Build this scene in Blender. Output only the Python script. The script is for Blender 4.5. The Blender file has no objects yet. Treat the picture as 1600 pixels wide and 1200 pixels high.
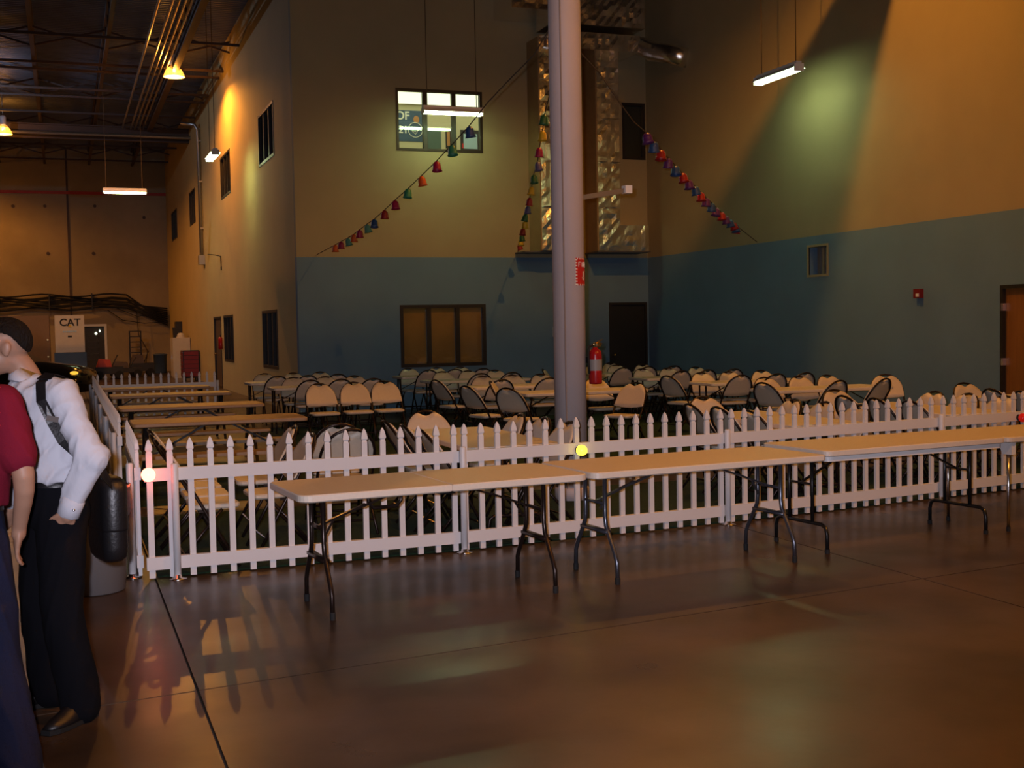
import bpy, math, random
from mathutils import Vector, Matrix
random.seed(7)
PI = math.pi
SC = bpy.context.scene
COL = SC.collection

# ------------------------------------------------------------------ camera
YAW, PITCH, ROLL, FPX, EYE = 0.352527, -0.047224, -0.018835, 1900.0, 1.66
_f = Vector((math.sin(YAW)*math.cos(PITCH), math.cos(YAW)*math.cos(PITCH), math.sin(PITCH)))
_r0 = Vector((math.cos(YAW), -math.sin(YAW), 0)); _u0 = _r0.cross(_f)
_r = _r0*math.cos(ROLL) + _u0*math.sin(ROLL); _u = -_r0*math.sin(ROLL) + _u0*math.cos(ROLL)
cam = bpy.data.cameras.new('camera'); cam_ob = bpy.data.objects.new('camera', cam); COL.objects.link(cam_ob)
cam.sensor_width = 36; cam.lens = 36*FPX/1600; cam.clip_end = 200
cam_ob.matrix_world = Matrix(((_r.x, _u.x, -_f.x, 0), (_r.y, _u.y, -_f.y, 0), (_r.z, _u.z, -_f.z, EYE), (0, 0, 0, 1)))
SC.camera = cam_ob
def ray(u, v): return _r*((u-800)/FPX) - _u*((v-600)/FPX) + _f
def on_y(u, v, Y): d = ray(u, v); t = Y/d.y; return Vector((d.x*t, Y, EYE+d.z*t))
def on_x(u, v, X): d = ray(u, v); t = X/d.x; return Vector((X, d.y*t, EYE+d.z*t))
def on_plan(u, v, A, B):      # the vertical plane that stands on the plan line A-B
    d = ray(u, v); nx, ny = -(B[1]-A[1]), (B[0]-A[0])
    t = (A[0]*nx + A[1]*ny)/(d.x*nx + d.y*ny); return Vector((d.x*t, d.y*t, EYE+d.z*t))

# ------------------------------------------------------------------ world, flash, exposure
w = bpy.data.worlds.new('night'); SC.world = w; w.use_nodes = True
w.node_tree.nodes['Background'].inputs[0].default_value = (1.0, .62, .32, 1)
w.node_tree.nodes['Background'].inputs[1].default_value = 0.0015
SC.view_settings.view_transform = 'Standard'; SC.view_settings.look = 'None'
SC.view_settings.exposure = 0.0; SC.view_settings.gamma = 1.0; SC.view_settings.use_curve_mapping = False
SODIUM = (1.0, .375, .05)
def lamp(name, loc, watts, colour, radius, parent=None):
    l = bpy.data.lights.new(name, 'POINT'); l.energy = watts; l.color = colour; l.shadow_soft_size = radius
    o = bpy.data.objects.new(name, l); COL.objects.link(o); o.location = loc; o.parent = parent
    return o
fl_ = bpy.data.lights.new('camera_flash', 'SPOT'); fl_.energy = 1150; fl_.color = (.84, .81, .96)
fl_.spot_size = math.radians(62); fl_.spot_blend = .7; fl_.shadow_soft_size = .025
flash = bpy.data.objects.new('camera_flash', fl_); COL.objects.link(flash)
flash.matrix_world = cam_ob.matrix_world.copy(); flash.location = Vector((0, 0, EYE)) - _r*.07 + _u*.06 - _f*.02

# ------------------------------------------------------------------ materials
def mat(name, col, rough=.6, metal=0., var=0., vscale=6., bump=0., bscale=60., col2=None, spec=.5, emis=None, estr=0., detail=4, stretch=None):
    m = bpy.data.materials.new(name); m.use_nodes = True; nt = m.node_tree; N, L = nt.nodes, nt.links
    b = N['Principled BSDF']; b.inputs['Base Color'].default_value = (*col, 1)
    b.inputs['Roughness'].default_value = rough; b.inputs['Metallic'].default_value = metal
    b.inputs['Specular IOR Level'].default_value = spec
    tc = None
    if var or bump:
        tc = N.new('ShaderNodeTexCoord'); mp = N.new('ShaderNodeMapping'); L.new(tc.outputs['Object'], mp.inputs[0])
        if stretch: mp.inputs['Scale'].default_value = stretch
    if var:
        n = N.new('ShaderNodeTexNoise'); n.inputs['Scale'].default_value = vscale; n.inputs['Detail'].default_value = detail
        L.new(mp.outputs[0], n.inputs['Vector'])
        r = N.new('ShaderNodeValToRGB'); c2 = col2 or tuple(c*(1-var) for c in col)
        r.color_ramp.elements[0].position = .35; r.color_ramp.elements[1].position = .65
        r.color_ramp.elements[0].color = (*c2, 1); r.color_ramp.elements[1].color = (*col, 1)
        L.new(n.outputs['Fac'], r.inputs[0]); L.new(r.outputs[0], b.inputs['Base Color'])
    if bump:
        n = N.new('ShaderNodeTexNoise'); n.inputs['Scale'].default_value = bscale; n.inputs['Detail'].default_value = 5
        L.new(mp.outputs[0], n.inputs['Vector'])
        bp = N.new('ShaderNodeBump'); bp.inputs['Strength'].default_value = bump; bp.inputs['Distance'].default_value = .02
        L.new(n.outputs['Fac'], bp.inputs['Height']); L.new(bp.outputs[0], b.inputs['Normal'])
    if emis:
        b.inputs['Emission Color'].default_value = (*emis, 1); b.inputs['Emission Strength'].default_value = estr
    return m
def glass(name, tint=(.9, .95, .95), refl=1.0):
    m = bpy.data.materials.new(name); m.use_nodes = True; nt = m.node_tree; N, L = nt.nodes, nt.links
    N.remove(N['Principled BSDF']); out = N['Material Output']
    t = N.new('ShaderNodeBsdfTransparent'); t.inputs[0].default_value = (*tint, 1)
    g = N.new('ShaderNodeBsdfGlossy'); g.inputs['Roughness'].default_value = .03
    f = N.new('ShaderNodeFresnel'); f.inputs[0].default_value = 1.6
    mx = N.new('ShaderNodeMixShader'); L.new(f.outputs[0], mx.inputs[0]); L.new(t.outputs[0], mx.inputs[1]); L.new(g.outputs[0], mx.inputs[2])
    L.new(mx.outputs[0], out.inputs[0]); return m
def leaky(name, leak):      # translucent prismatic reflector: mostly mirror, lets part of the lamp's light through
    m = bpy.data.materials.new(name); m.use_nodes = True; N, L = m.node_tree.nodes, m.node_tree.links
    b = N['Principled BSDF']; b.inputs['Base Color'].default_value = (.8, .75, .65, 1); b.inputs['Metallic'].default_value = .9; b.inputs['Roughness'].default_value = .3
    t = N.new('ShaderNodeBsdfTransparent'); mx = N.new('ShaderNodeMixShader'); mx.inputs[0].default_value = leak
    L.new(b.outputs[0], mx.inputs[1]); L.new(t.outputs[0], mx.inputs[2]); L.new(mx.outputs[0], N['Material Output'].inputs[0]); return m
def floor_mat():
    m = mat('polished_concrete', (.088, .056, .034), .25, var=.62, vscale=1.1, detail=10, bump=.03, bscale=9, spec=.31)
    nt = m.node_tree; N, L = nt.nodes, nt.links; b = N['Principled BSDF']
    n = N.new('ShaderNodeTexNoise'); n.inputs['Scale'].default_value = 1.6; n.inputs['Detail'].default_value = 9
    tc = [x for x in N if x.type == 'TEX_COORD'][0]; L.new(tc.outputs['Object'], n.inputs['Vector'])
    mr = N.new('ShaderNodeMapRange'); mr.inputs['To Min'].default_value = .2; mr.inputs['To Max'].default_value = .44
    L.new(n.outputs['Fac'], mr.inputs[0]); L.new(mr.outputs[0], b.inputs['Roughness'])
    return m
M = dict(
    floor=floor_mat(), joint=mat('joint_filler', (.03, .025, .02), .8),
    cream=mat('cream_paint', (.40, .34, .195), .75, var=.06, vscale=1.2, bump=.12, bscale=90),
    yellow=mat('yellow_cream_paint', (.6, .45, .19), .75, var=.08, vscale=.8, bump=.12, bscale=90),
    blue=mat('blue_paint', (.14, .26, .39), .7, var=.08, vscale=1.2, bump=.12, bscale=90),
    farwall=mat('tilt_up_concrete', (.42, .33, .2), .8, var=.2, vscale=.7, bump=.15, bscale=30),
    grey=mat('grey_paint', (.3, .27, .24), .8, var=.1, vscale=.6),
    redpaint=mat('red_paint', (.45, .04, .03), .6),
    deck=mat('galvanised_deck', (.2, .215, .26), .42, .7, var=.35, vscale=.5),
    steel=mat('dark_red_steel', (.085, .055, .045), .6, .1),
    conduit=mat('galvanised_conduit', (.45, .42, .38), .35, .9),
    turf=mat('artificial_turf', (.022, .07, .022), .95, var=.45, vscale=40, bump=1., bscale=260),
    vinyl=mat('white_vinyl', (.8, .79, .8), .38),
    chrome=mat('chrome', (.8, .8, .82), .22, 1.),
    plast=mat('beige_plastic', (.72, .62, .49), .42, var=.04, vscale=30, bump=.08, bscale=220),
    almond=mat('almond_tabletop_plastic', (.78, .69, .58), .4, var=.05, vscale=60, bump=.08, bscale=240),
    white=mat('white_plastic', (.78, .78, .78), .4),
    bronze=mat('dark_bronze_tube', (.035, .022, .018), .3, .6),
    gunmetal=mat('gunmetal_tube', (.13, .14, .17), .28, .8),
    black=mat('black_tube', (.012, .012, .013), .3, .3),
    rubber=mat('black_rubber', (.01, .01, .01), .8),
    wood=mat('brown_bench_plastic', (.42, .28, .16), .5, var=.12, vscale=18),
    brackt=mat('dark_bracket', (.02, .017, .015), .5, .3),
    column=mat('column_paint', (.6, .53, .53), .55, var=.05, vscale=2, bump=.05, bscale=40),
    foil=mat('foil_insulation', (.9, .87, .82), .24, 1., bump=1.0, bscale=5.5),
    shaded_underside=mat('shaded_duct_underside', (.14, .14, .15), .5, .6),  # dark tone holds the shade under the ducts
    kraft=mat('kraft_faced_insulation', (.4, .26, .12), .7, var=.1, vscale=5),
    frame=mat('black_window_frame', (.018, .015, .013), .45),
    pane=glass('window_glass'), dark=mat('painted_dark_room', (.02, .025, .02), .8),
    blind=mat('tan_blind', (.6, .3, .07), .8, var=.15, vscale=2.5),
    doordark=mat('dark_door_paint', (.012, .012, .012), .5), wooddoor=mat('stained_wood_door', (.3, .13, .03), .45, var=.2, vscale=3, stretch=(6, 6, .6)),
    brass=mat('brass', (.7, .5, .2), .25, 1.),
    red=mat('red_enamel', (.34, .008, .012), .25), signred=mat('sign_red', (.55, .02, .02), .5), signwhite=mat('sign_white', (.8, .78, .74), .5),
    alarmred=mat('dark_red_plastic', (.2, .008, .01), .4),
    label=mat('grey_label', (.27, .27, .27), .5), seam=mat('grey_seam', (.25, .22, .22), .6), rope=mat('string', (.1, .07, .04), .9),
    bulb=mat('sodium_bulb', (1, .8, .5), .5, emis=(1, .62, .28), estr=60),
    reflector=leaky('prismatic_reflector', .22), reflector2=leaky('clear_prismatic_reflector', .85),
    tube=mat('fluorescent_tube', (1, 1, 1), .5, emis=(.74, 1.0, .48), estr=30),
    housing=mat('white_enamel_housing', (.75, .75, .8), .4),
    skin=mat('skin', (.37, .2, .13), .5, var=.08, vscale=14), hair=mat('dark_brown_hair', (.009, .006, .005), .7, spec=.15, bump=.8, bscale=120, stretch=(1, 1, .3)),
    shirt=mat('white_cotton', (.5, .5, .55), .85, bump=.6, bscale=7, stretch=(1, 1, .7)), maroon=mat('maroon_polo_knit', (.16, .008, .022), .95, spec=.15, bump=.15, bscale=200),
    trousers=mat('black_wool', (.004, .004, .006), .95, spec=.12), denim=mat('dark_navy_denim', (.012, .015, .04), .9, spec=.15, bump=.2, bscale=200),
    leather=mat('black_leather', (.008, .007, .008), .42, bump=.1, bscale=80),
    carpaint=mat('black_car_paint', (.006, .006, .007), .12), carglass=mat('tinted_car_glass', (.01, .012, .015), .06),
    amber=mat('amber_lens', (.8, .35, .03), .2, emis=(1, .5, .05), estr=1.2),
    binplast=mat('grey_bin_plastic', (.16, .15, .15), .6), liner=mat('maroon_bin_liner', (.09, .008, .012), .3),
    lampred=mat('red_beacon_lens', (1, .1, .05), .3, emis=(1, .13, .06), estr=14), lampyel=mat('amber_beacon_lens', (1, .8, .1), .3, emis=(1, .72, .04), estr=3.0),
    lampoff=mat('unlit_red_lens_painted_glow', (.5, .01, .01), .2, emis=(1, .02, .01), estr=.25),  # unlit lens; a faint red glow is put in by emission
    cabinet=mat('white_cabinet_enamel', (.62, .55, .45), .5, var=.06, vscale=3), bluebin=mat('blue_plastic', (.05, .09, .16), .5),
    yelmark=mat('yellow_mark', (.7, .45, .03), .5), bluemark=mat('pale_blue_lettering', (.4, .6, .8), .5), ink=mat('black_ink', (.015, .015, .015), .6),
    rackmetal=mat('black_rack_metal', (.02, .017, .015), .5), officewall=mat('office_wall', (.55, .5, .3), .8), officelight=mat('office_ceiling_light', (1, 1, .9), .5, emis=(1, .97, .68), estr=1.5),
    poster=mat('dark_blue_poster', (.05, .1, .16), .5, var=.3, vscale=6), posterline=mat('poster_outline', (.75, .75, .6), .5),
    green2=mat('dark_green_board', (.08, .13, .1), .6), bluepic=mat('pale_blue_picture', (.35, .5, .55), .5), orangepic=mat('orange_picture', (.45, .2, .06), .5),
)
BELLC = dict(r=(.3, .012, .014), m=(.33, .01, .06), g=(.03, .22, .12), b=(.02, .065, .19), p=(.09, .02, .13), y=(.6, .38, .02), o=(.6, .1, .015), t=(.1, .3, .22), v=(.1, .09, .2), d=(.03, .12, .04))
BELLM = {k: mat('bell_paper_'+n, c, .4) for (k, c), n in zip(BELLC.items(), ['red', 'magenta', 'green', 'blue', 'purple', 'yellow', 'orange', 'teal', 'violet', 'dark_green'])}

# ------------------------------------------------------------------ mesh helpers
class MB:
    def __init__(s): s.v = []; s.f = []; s.mi = []
    def add(s, v, f, mi=0):
        o = len(s.v); s.v += [tuple(p) for p in v]; s.f += [tuple(i+o for i in q) for q in f]; s.mi += [mi]*len(f); return s
    def box(s, c, d, rot=None, mi=0):
        c = Vector(c); x, y, z = d[0]/2, d[1]/2, d[2]/2
        v = [Vector((a, b, e)) for e in (-z, z) for b in (-y, y) for a in (-x, x)]
        if rot: v = [rot @ p for p in v]
        return s.add([p+c for p in v], [(0, 2, 3, 1), (4, 5, 7, 6), (0, 1, 5, 4), (2, 6, 7, 3), (0, 4, 6, 2), (1, 3, 7, 5)], mi)
    def b2(s, a, b, mi=0): return s.box([(p+q)/2 for p, q in zip(a, b)], [abs(q-p) for p, q in zip(a, b)], mi=mi)
    def bar(s, p, q, wd, ht, up=(0, 0, 1), mi=0):       # rectangular bar from p to q
        p, q = Vector(p), Vector(q); d = q-p; L = d.length; d.normalize(); up = Vector(up)
        sd = d.cross(up)
        if sd.length < 1e-4: sd = d.cross(Vector((1, 0, 0)))
        sd.normalize(); u2 = sd.cross(d)
        return s.box((p+q)/2, (wd, L, ht), Matrix((sd, d, u2)).transposed(), mi)
    def tube(s, pts, r, n=8, cap=True, mi=0, closed=False, flat=None):
        pts = [Vector(p) for p in pts]; k = len(pts); rs = r if isinstance(r, (list, tuple)) else [r]*k
        tang = []
        for i in range(k):
            a = pts[(i-1) % k] if (closed or i > 0) else pts[i]; b = pts[(i+1) % k] if (closed or i < k-1) else pts[i]
            tang.append((b-a).normalized())
        ref = Vector((0, 0, 1)) if abs(tang[0].z) < .9 else Vector((1, 0, 0))
        nrm = (ref - tang[0]*ref.dot(tang[0])).normalized(); V = []
        for i in range(k):
            nrm = (nrm - tang[i]*nrm.dot(tang[i])).normalized(); bn = tang[i].cross(nrm)
            fx, fy = flat[i] if flat else (1, 1)
            for j in range(n):
                a = 2*PI*j/n; V.append(pts[i] + nrm*(math.cos(a)*rs[i]*fx) + bn*(math.sin(a)*rs[i]*fy))
        Fc = []
        for i in range(k if closed else k-1):
            for j in range(n):
                i2 = (i+1) % k; Fc.append((i*n+j, i*n+(j+1) % n, i2*n+(j+1) % n, i2*n+j))
        if cap and not closed: Fc += [tuple(range(n-1, -1, -1)), tuple((k-1)*n+j for j in range(n))]
        return s.add(V, Fc, mi)
    def lathe(s, prof, n=16, c=(0, 0, 0), mi=0, axis='z', cap=True):
        V = []; c = Vector(c)
        for r, z in prof:
            for j in range(n):
                a = 2*PI*j/n; p = (r*math.cos(a), r*math.sin(a), z)
                if axis == 'x': p = (z, p[0], p[1])
                if axis == 'y': p = (p[0], z, p[1])
                V.append(c+Vector(p))
        k = len(prof); Fc = [(i*n+j, i*n+(j+1) % n, (i+1)*n+(j+1) % n, (i+1)*n+j) for i in range(k-1) for j in range(n)]
        if cap: Fc += [tuple(range(n-1, -1, -1)), tuple((k-1)*n+j for j in range(n))]
        return s.add(V, Fc, mi)
    def ell(s, c, r, nu=14, nv=9, rot=None, mi=0):
        V = []; c = Vector(c); r = r if isinstance(r, (tuple, list)) else (r, r, r)
        for i in range(nv+1):
            t = PI*(.001+.998*i/nv)
            for j in range(nu):
                a = 2*PI*j/nu; p = Vector((r[0]*math.sin(t)*math.cos(a), r[1]*math.sin(t)*math.sin(a), -r[2]*math.cos(t)))
                V.append(c+(rot @ p if rot else p))
        Fc = [(i*nu+j, i*nu+(j+1) % nu, (i+1)*nu+(j+1) % nu, (i+1)*nu+j) for i in range(nv) for j in range(nu)]
        Fc += [tuple(range(nu-1, -1, -1)), tuple(nv*nu+j for j in range(nu))]
        return s.add(V, Fc, mi)
    def rings(s, R, mi=0, cap=True):
        n = len(R[0]); k = len(R); V = [p for r in R for p in r]
        Fc = [(i*n+j, i*n+(j+1) % n, (i+1)*n+(j+1) % n, (i+1)*n+j) for i in range(k-1) for j in range(n)]
        if cap: Fc += [tuple(range(n-1, -1, -1)), tuple((k-1)*n+j for j in range(n))]
        return s.add(V, Fc, mi)
    def prism(s, poly, a, b, mi=0):       # poly: (x,y); from z=a to z=b
        n = len(poly); return s.rings([[(x, y, a) for x, y in poly], [(x, y, b) for x, y in poly]], mi)
    def mesh(s, name, mats, smooth=False):
        me = bpy.data.meshes.new(name); me.from_pydata(s.v, [], s.f)
        for m in (mats if isinstance(mats, (list, tuple)) else [mats]): me.materials.append(m)
        me.polygons.foreach_set('material_index', s.mi)
        if smooth: me.polygons.foreach_set('use_smooth', [True]*len(me.polygons))
        me.update(); return me
    def build(s, name, mats, parent=None, smooth=False, loc=None):
        return ob(name, s.mesh(name, mats, smooth), parent, loc)
def ob(name, me, parent=None, loc=None, rz=0):
    o = bpy.data.objects.new(name, me); COL.objects.link(o); o.parent = parent
    if loc is not None: o.location = loc
    if rz: o.rotation_euler = (0, 0, rz)
    return o
def tag(o, label, cat=None, group=None, kind=None):
    o['label'] = label
    if cat: o['category'] = cat
    if group: o['group'] = group
    if kind: o['kind'] = kind
    return o
def thing(name, label, cat, loc=(0, 0, 0), rz=0, group=None, kind=None):
    return tag(ob(name, None, None, loc, rz), label, cat, group, kind)
def kids(o): return [c for c in COL.objects if c.parent == o]
def copy_tree(root, loc, rz, label, group=None, tree=None):
    r = root.copy(); COL.objects.link(r); r.location = loc; r.rotation_euler = (0, 0, rz); r['label'] = label
    if group: r['group'] = group
    elif 'group' in r: del r['group']
    for c, subs in tree:
        c2 = c.copy(); COL.objects.link(c2); c2.parent = r
        for g in subs:
            g2 = g.copy(); COL.objects.link(g2); g2.parent = c2
    return r
def tree_of(root): return [(c, kids(c)) for c in kids(root)]
def rrect(hx, hy, r, n=5):
    P = []
    for cx, cy, a0 in ((hx-r, hy-r, 0), (-hx+r, hy-r, 90), (-hx+r, -hy+r, 180), (hx-r, -hy+r, 270)):
        for i in range(n+1):
            a = math.radians(a0+90*i/n); P.append((cx+r*math.cos(a), cy+r*math.sin(a)))
    return P
def text_mesh(name, body, size, m, parent, loc, rot, depth=.002):
    cu = bpy.data.curves.new(name, 'FONT'); cu.body = body; cu.size = size; cu.align_x = 'CENTER'; cu.align_y = 'CENTER'; cu.extrude = depth
    cu.offset = size*.02
    t = bpy.data.objects.new(name, cu); COL.objects.link(t); bpy.context.view_layer.update()
    me = bpy.data.meshes.new_from_object(t.evaluated_get(bpy.context.evaluated_depsgraph_get()))
    bpy.data.objects.remove(t); me.materials.clear(); me.materials.append(m)
    o = ob(name, me, parent, loc); o.rotation_euler = rot; return o
# ================================================================== the setting
XL, XR, YB, YF, ZC, XW, YR = 4.38, 12.1, 24.1, 55.0, 9.5, -14.0, -10.0
BLUE_Z = 3.11
def struct(o, label): return tag(o, label, None, None, 'structure')

# floor slabs with recessed joints
fl = MB().b2((XW, YR, -.3), (XR+.3, YF+.3, -.02)).build('floor', M['joint']); struct(fl, 'polished brown concrete warehouse floor with sawn joints')
xs = [XW, -8.6, -4.05, .53, 5.1, 9.7, XR+.3]
def yj(k, x): return 5.74 + .13*(x-.53) - .0*x + 4.9*k if k == 0 else 5.74 + .10*(x-.53) + 4.9*k
ks = [-4, -3, -2, -1, 0, 1, 2, 3, 4, 5, 6, 7, 8, 9, 10, 11]
g = .006
for i in range(len(xs)-1):
    for k in ks:
        a, b = xs[i]+g, xs[i+1]-g
        P = [(a, yj(k, a)+g), (b, yj(k, b)+g), (b, yj(k+1, b)-g), (a, yj(k+1, a)-g)]
        P = [(x, min(max(y, YR), YF+.3)) for x, y in P]
        if P[3][1]-P[0][1] < .2 and P[2][1]-P[1][1] < .2: continue
        MB().prism(P, -.02, 0).build('slab', M['floor'], fl)

def sheet(name, poly, m, label, z=.012):
    return struct(MB().prism(poly, .001, z).build(name, m), label)
FENCE = [(.50, 8.46), (.67, 8.46), (2.72, 8.53), (5.07, 8.76), (7.5, 9.1), (9.9, 9.45)]
# turf sheets stop short of the fence posts
tf = sheet('floor_turf', [(.55, 8.53), (2.72, 8.58), (5.07, 8.81), (7.5, 9.15), (11.9, 9.78), (11.9, 11.35), (.55, 11.35)], M['turf'], 'green artificial turf sheet laid behind the picket fence')
tf2 = sheet('floor_turf', [(.6, 12.1), (11.9, 12.1), (11.9, 20.8), (2.9, 20.8), (2.9, 15.6), (.6, 15.6)], M['turf'], 'green artificial turf sheet under the rows of tables at the back')

def wall(name, label, axis, pos, th, s0, s1, z1, holes, mats, split=None, z0=0.):
    S = sorted({s0, s1, *[h[0] for h in holes], *[h[1] for h in holes]}); Z = sorted({z0, z1, *([split] if split else []), *[h[2] for h in holes], *[h[3] for h in holes]})
    S = [s for s in S if s0 <= s <= s1]; Z = [z for z in Z if z0 <= z <= z1]; mb = MB()
    for a, b in zip(S, S[1:]):
        for c, d in zip(Z, Z[1:]):
            ms, mz = (a+b)/2, (c+d)/2
            if any(h[0] < ms < h[1] and h[2] < mz < h[3] for h in holes): continue
            mi = 1 if (split and mz < split) else 0
            if axis == 'y': mb.b2((a, pos, c), (b, pos+th, d), mi)
            else: mb.b2((pos, a, c), (pos+th, b, d), mi)
    return struct(mb.build(name, mats), label)
UW = (6.47, 8.32, 5.27, 6.53); LW = (6.46, 8.31, .86, 2.14); SW = (11.52, 12.07, 5.24, 6.46); DB = (11.14, 12.06, 0, 2.14)
wall('wall_back', 'cream wall with a blue lower band, ducts and windows', 'y', YB, .2, XL, XR, ZC, [UW, LW, SW, DB], [M['cream'], M['blue']], BLUE_Z)
LWIN = [(26.4, 28.5, 5.43, 6.6), (33.6, 35.7, 5.43, 6.6), (42.9, 44.8, 5.43, 6.6), (49.9, 52.4, 5.43, 6.6), (26.6, 28.7, .82, 2.13), (33.9, 35.95, .82, 2.13)]
DL = (36.6, 38.4, 0, 2.12)
wall('wall_left', 'long yellow wall of the office block with small dark windows', 'x', XL, .2, YB+.2, YF, ZC, LWIN+[DL], [M['yellow']])
# the front wall's left end shows the yellow paint of the long wall
DR = (12.42, 13.38, 0, 2.1); VT = (17.42, 17.96, 2.45, 2.92)
wall('wall_right', 'cream side wall with a blue lower band and a wooden door', 'x', XR, .2, YR, YB+.2, ZC, [DR, VT], [M['cream'], M['blue']], BLUE_Z)
wf = wall('wall_far', 'tan concrete end wall of the long bay', 'y', YF, .2, XW, XL+.2, ZC, [(.7, 1.72, 0, 2.05)], [M['farwall']])
wall('wall_hall', 'grey side wall of the long bay', 'x', XW-.2, .2, YR, YF, ZC, [], [M['grey']])
wall('wall_rear', 'grey end wall behind the photographer', 'y', YR-.2, .2, XW, XR+.2, ZC, [], [M['grey']])
MB().b2((XW, YF-.06, 7.6), (XL, YF-.0, 7.72)).build('pipe_stripe', M['redpaint'], wf)
MB().b2((.32, YF-.03, 0), (.40, YF, ZC)).build('panel_joint', M['steel'], wf)
for px, py in ((70, 322), (148, 322), (75, 396), (146, 396), (20, 322), (225, 340)):
    q = on_y(px, py, YF); MB().lathe([(.07, -.02), (.07, .0)], 10, (q.x, YF-.005, q.z), axis='y').build('tie_hole', M['steel'], wf)

# windows
NW = [0]
def window(axis, pos, th, rect, back, label, nm=2, fw=.055, backcol='dark'):
    NW[0] += 1; a, b, c, d = rect
    root = struct(ob('window_%d' % NW[0], None, None, (0, 0, 0)), label)
    def bb(s0, s1, z0, z1, t0, t1, name, m, par=root):
        mb = MB()
        if axis == 'y': mb.b2((s0, pos+t0, z0), (s1, pos+t1, z1))
        else: mb.b2((pos+t0, s0, z0), (pos+t1, s1, z1))
        return mb.build(name, m, par)
    fm = MB()
    for s0, s1, z0, z1 in ((a, a+fw, c, d), (b-fw, b, c, d), (a+fw, b-fw, c, c+fw), (a+fw, b-fw, d-fw, d)):
        if axis == 'y': fm.b2((s0, pos-.012, z0), (s1, pos+.1, z1))
        else: fm.b2((pos-.012, s0, z0), (pos+.1, s1, z1))
    fm.build('frame', M['frame'], root)
    n = nm+1; wpane = (b-a)/n
    for i in range(1, n): bb(a+i*wpane-.045, a+i*wpane+.045, c+fw, d-fw, .0, .09, 'mullion', M['frame'])
    for i in range(n): bb(a+i*wpane, a+(i+1)*wpane, c+fw, d-fw, .05, .056, 'pane', M['pane'])
    if back: bb(a-.02, b+.02, c-.02, d+.02, .2 if backcol == 'dark' else .12, .23 if backcol == 'dark' else .14, 'blind' if backcol == 'blind' else 'dark_room_sheet', M[backcol])  # dark sheet: the gloom of the unlit room is put into its colour
    return root
window('y', YB, .2, UW, False, 'lit upper window in three panes with an office behind')
window('y', YB, .2, LW, True, 'lower window with tan blinds behind three panes', 2, .07, 'blind')
window('y', YB, .2, SW, True, 'narrow dark upper window beside the foil ducts', 0)
for i, r in enumerate(LWIN): window('x', XL, .2, r, True, 'dark %s window in the yellow wall, number %d from the blue wall' % ('upper' if i < 4 else 'lower', i+1 if i < 4 else i-3), 2, .06)

# office behind the lit upper window
of = MB()
of.b2((5.3, 27.6, 4.3), (10.2, 27.7, 6.95)).b2((5.2, 24.3, 4.3), (5.3, 27.7, 6.95)).b2((10.2, 24.3, 4.3), (10.3, 27.7, 6.95)).b2((5.3, 24.3, 4.25), (10.2, 27.6, 4.3)).b2((5.3, 24.3, 6.9), (10.2, 27.6, 6.95))
struct(of.build('wall_office', M['officewall']), 'tan walls of the office seen through the lit window')
lt = thing('ceiling_light', 'bright luminous ceiling panel inside the upstairs office', 'ceiling light')
MB().b2((5.4, 25.0, 6.86), (10.1, 27.5, 6.9)).build('diffuser', M['officelight'], lt)
MB().b2((5.35, 24.95, 6.875), (10.15, 27.55, 6.9)).build('frame', M['housing'], lt)
def wallrect(name, m, x0, y0, x1, y1, Y, th=.02, par=None):
    a, b = on_y(x0, y0, Y), on_y(x1, y1, Y)
    return MB().b2((a.x, Y-th, b.z), (b.x, Y, a.z)).build(name, m, par)
po = thing('poster', 'dark blue poster with outlined letters inside the upstairs office', 'poster')
wallrect('sheet', M['poster'], 622, 172, 664, 222, 27.6, .012, po)
qc = on_y(649, 203, 27.58)
for bt, px, py, sz in (('OF', 629, 181, .26), ('21', 630, 203, .24)):
    q = on_y(px, py, 27.585); text_mesh('lettering', bt, sz, M['posterline'], po, q, (PI/2, 0, 0))
MB().tube([(qc.x+.17*math.cos(a*PI/12), 27.582, qc.z+.17*math.sin(a*PI/12)) for a in range(24)], .009, 5, closed=True).build('circle_line', M['posterline'], po)
MB().tube([(qc.x-.09, 27.582, qc.z-.02), (qc.x, 27.582, qc.z-.1), (qc.x+.1, 27.582, qc.z+.03), (qc.x, 27.582, qc.z-.04), (qc.x-.09, 27.582, qc.z-.02)], .008, 5).build('figure_line', M['posterline'], po)
MB().ell((qc.x+.03, 27.588, qc.z+.24), (.07, .004, .09)).build('figure_patch', M['orangepic'], po)
tag(wallrect('notice_board', M['green2'], 668, 204, 689, 234, 27.6), 'dark green board on the office wall', 'board')
pk = thing('framed_picture', 'tall brown framed picture inside the office', 'picture'); wallrect('frame', M['rackmetal'], 696, 203, 705, 232, 27.6, .02, pk); wallrect('picture', M['orangepic'], 698, 206, 703, 228, 27.58, .01, pk)
pk = thing('framed_picture', 'pale blue picture in a dark frame inside the office', 'picture'); wallrect('frame', M['rackmetal'], 719, 203, 750, 236, 27.6, .02, pk); wallrect('picture', M['bluepic'], 724, 209, 746, 233, 27.58, .01, pk)
wallrect('red_patch', M['signred'], 722, 224, 728, 232, 27.575, .004, pk)

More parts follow.
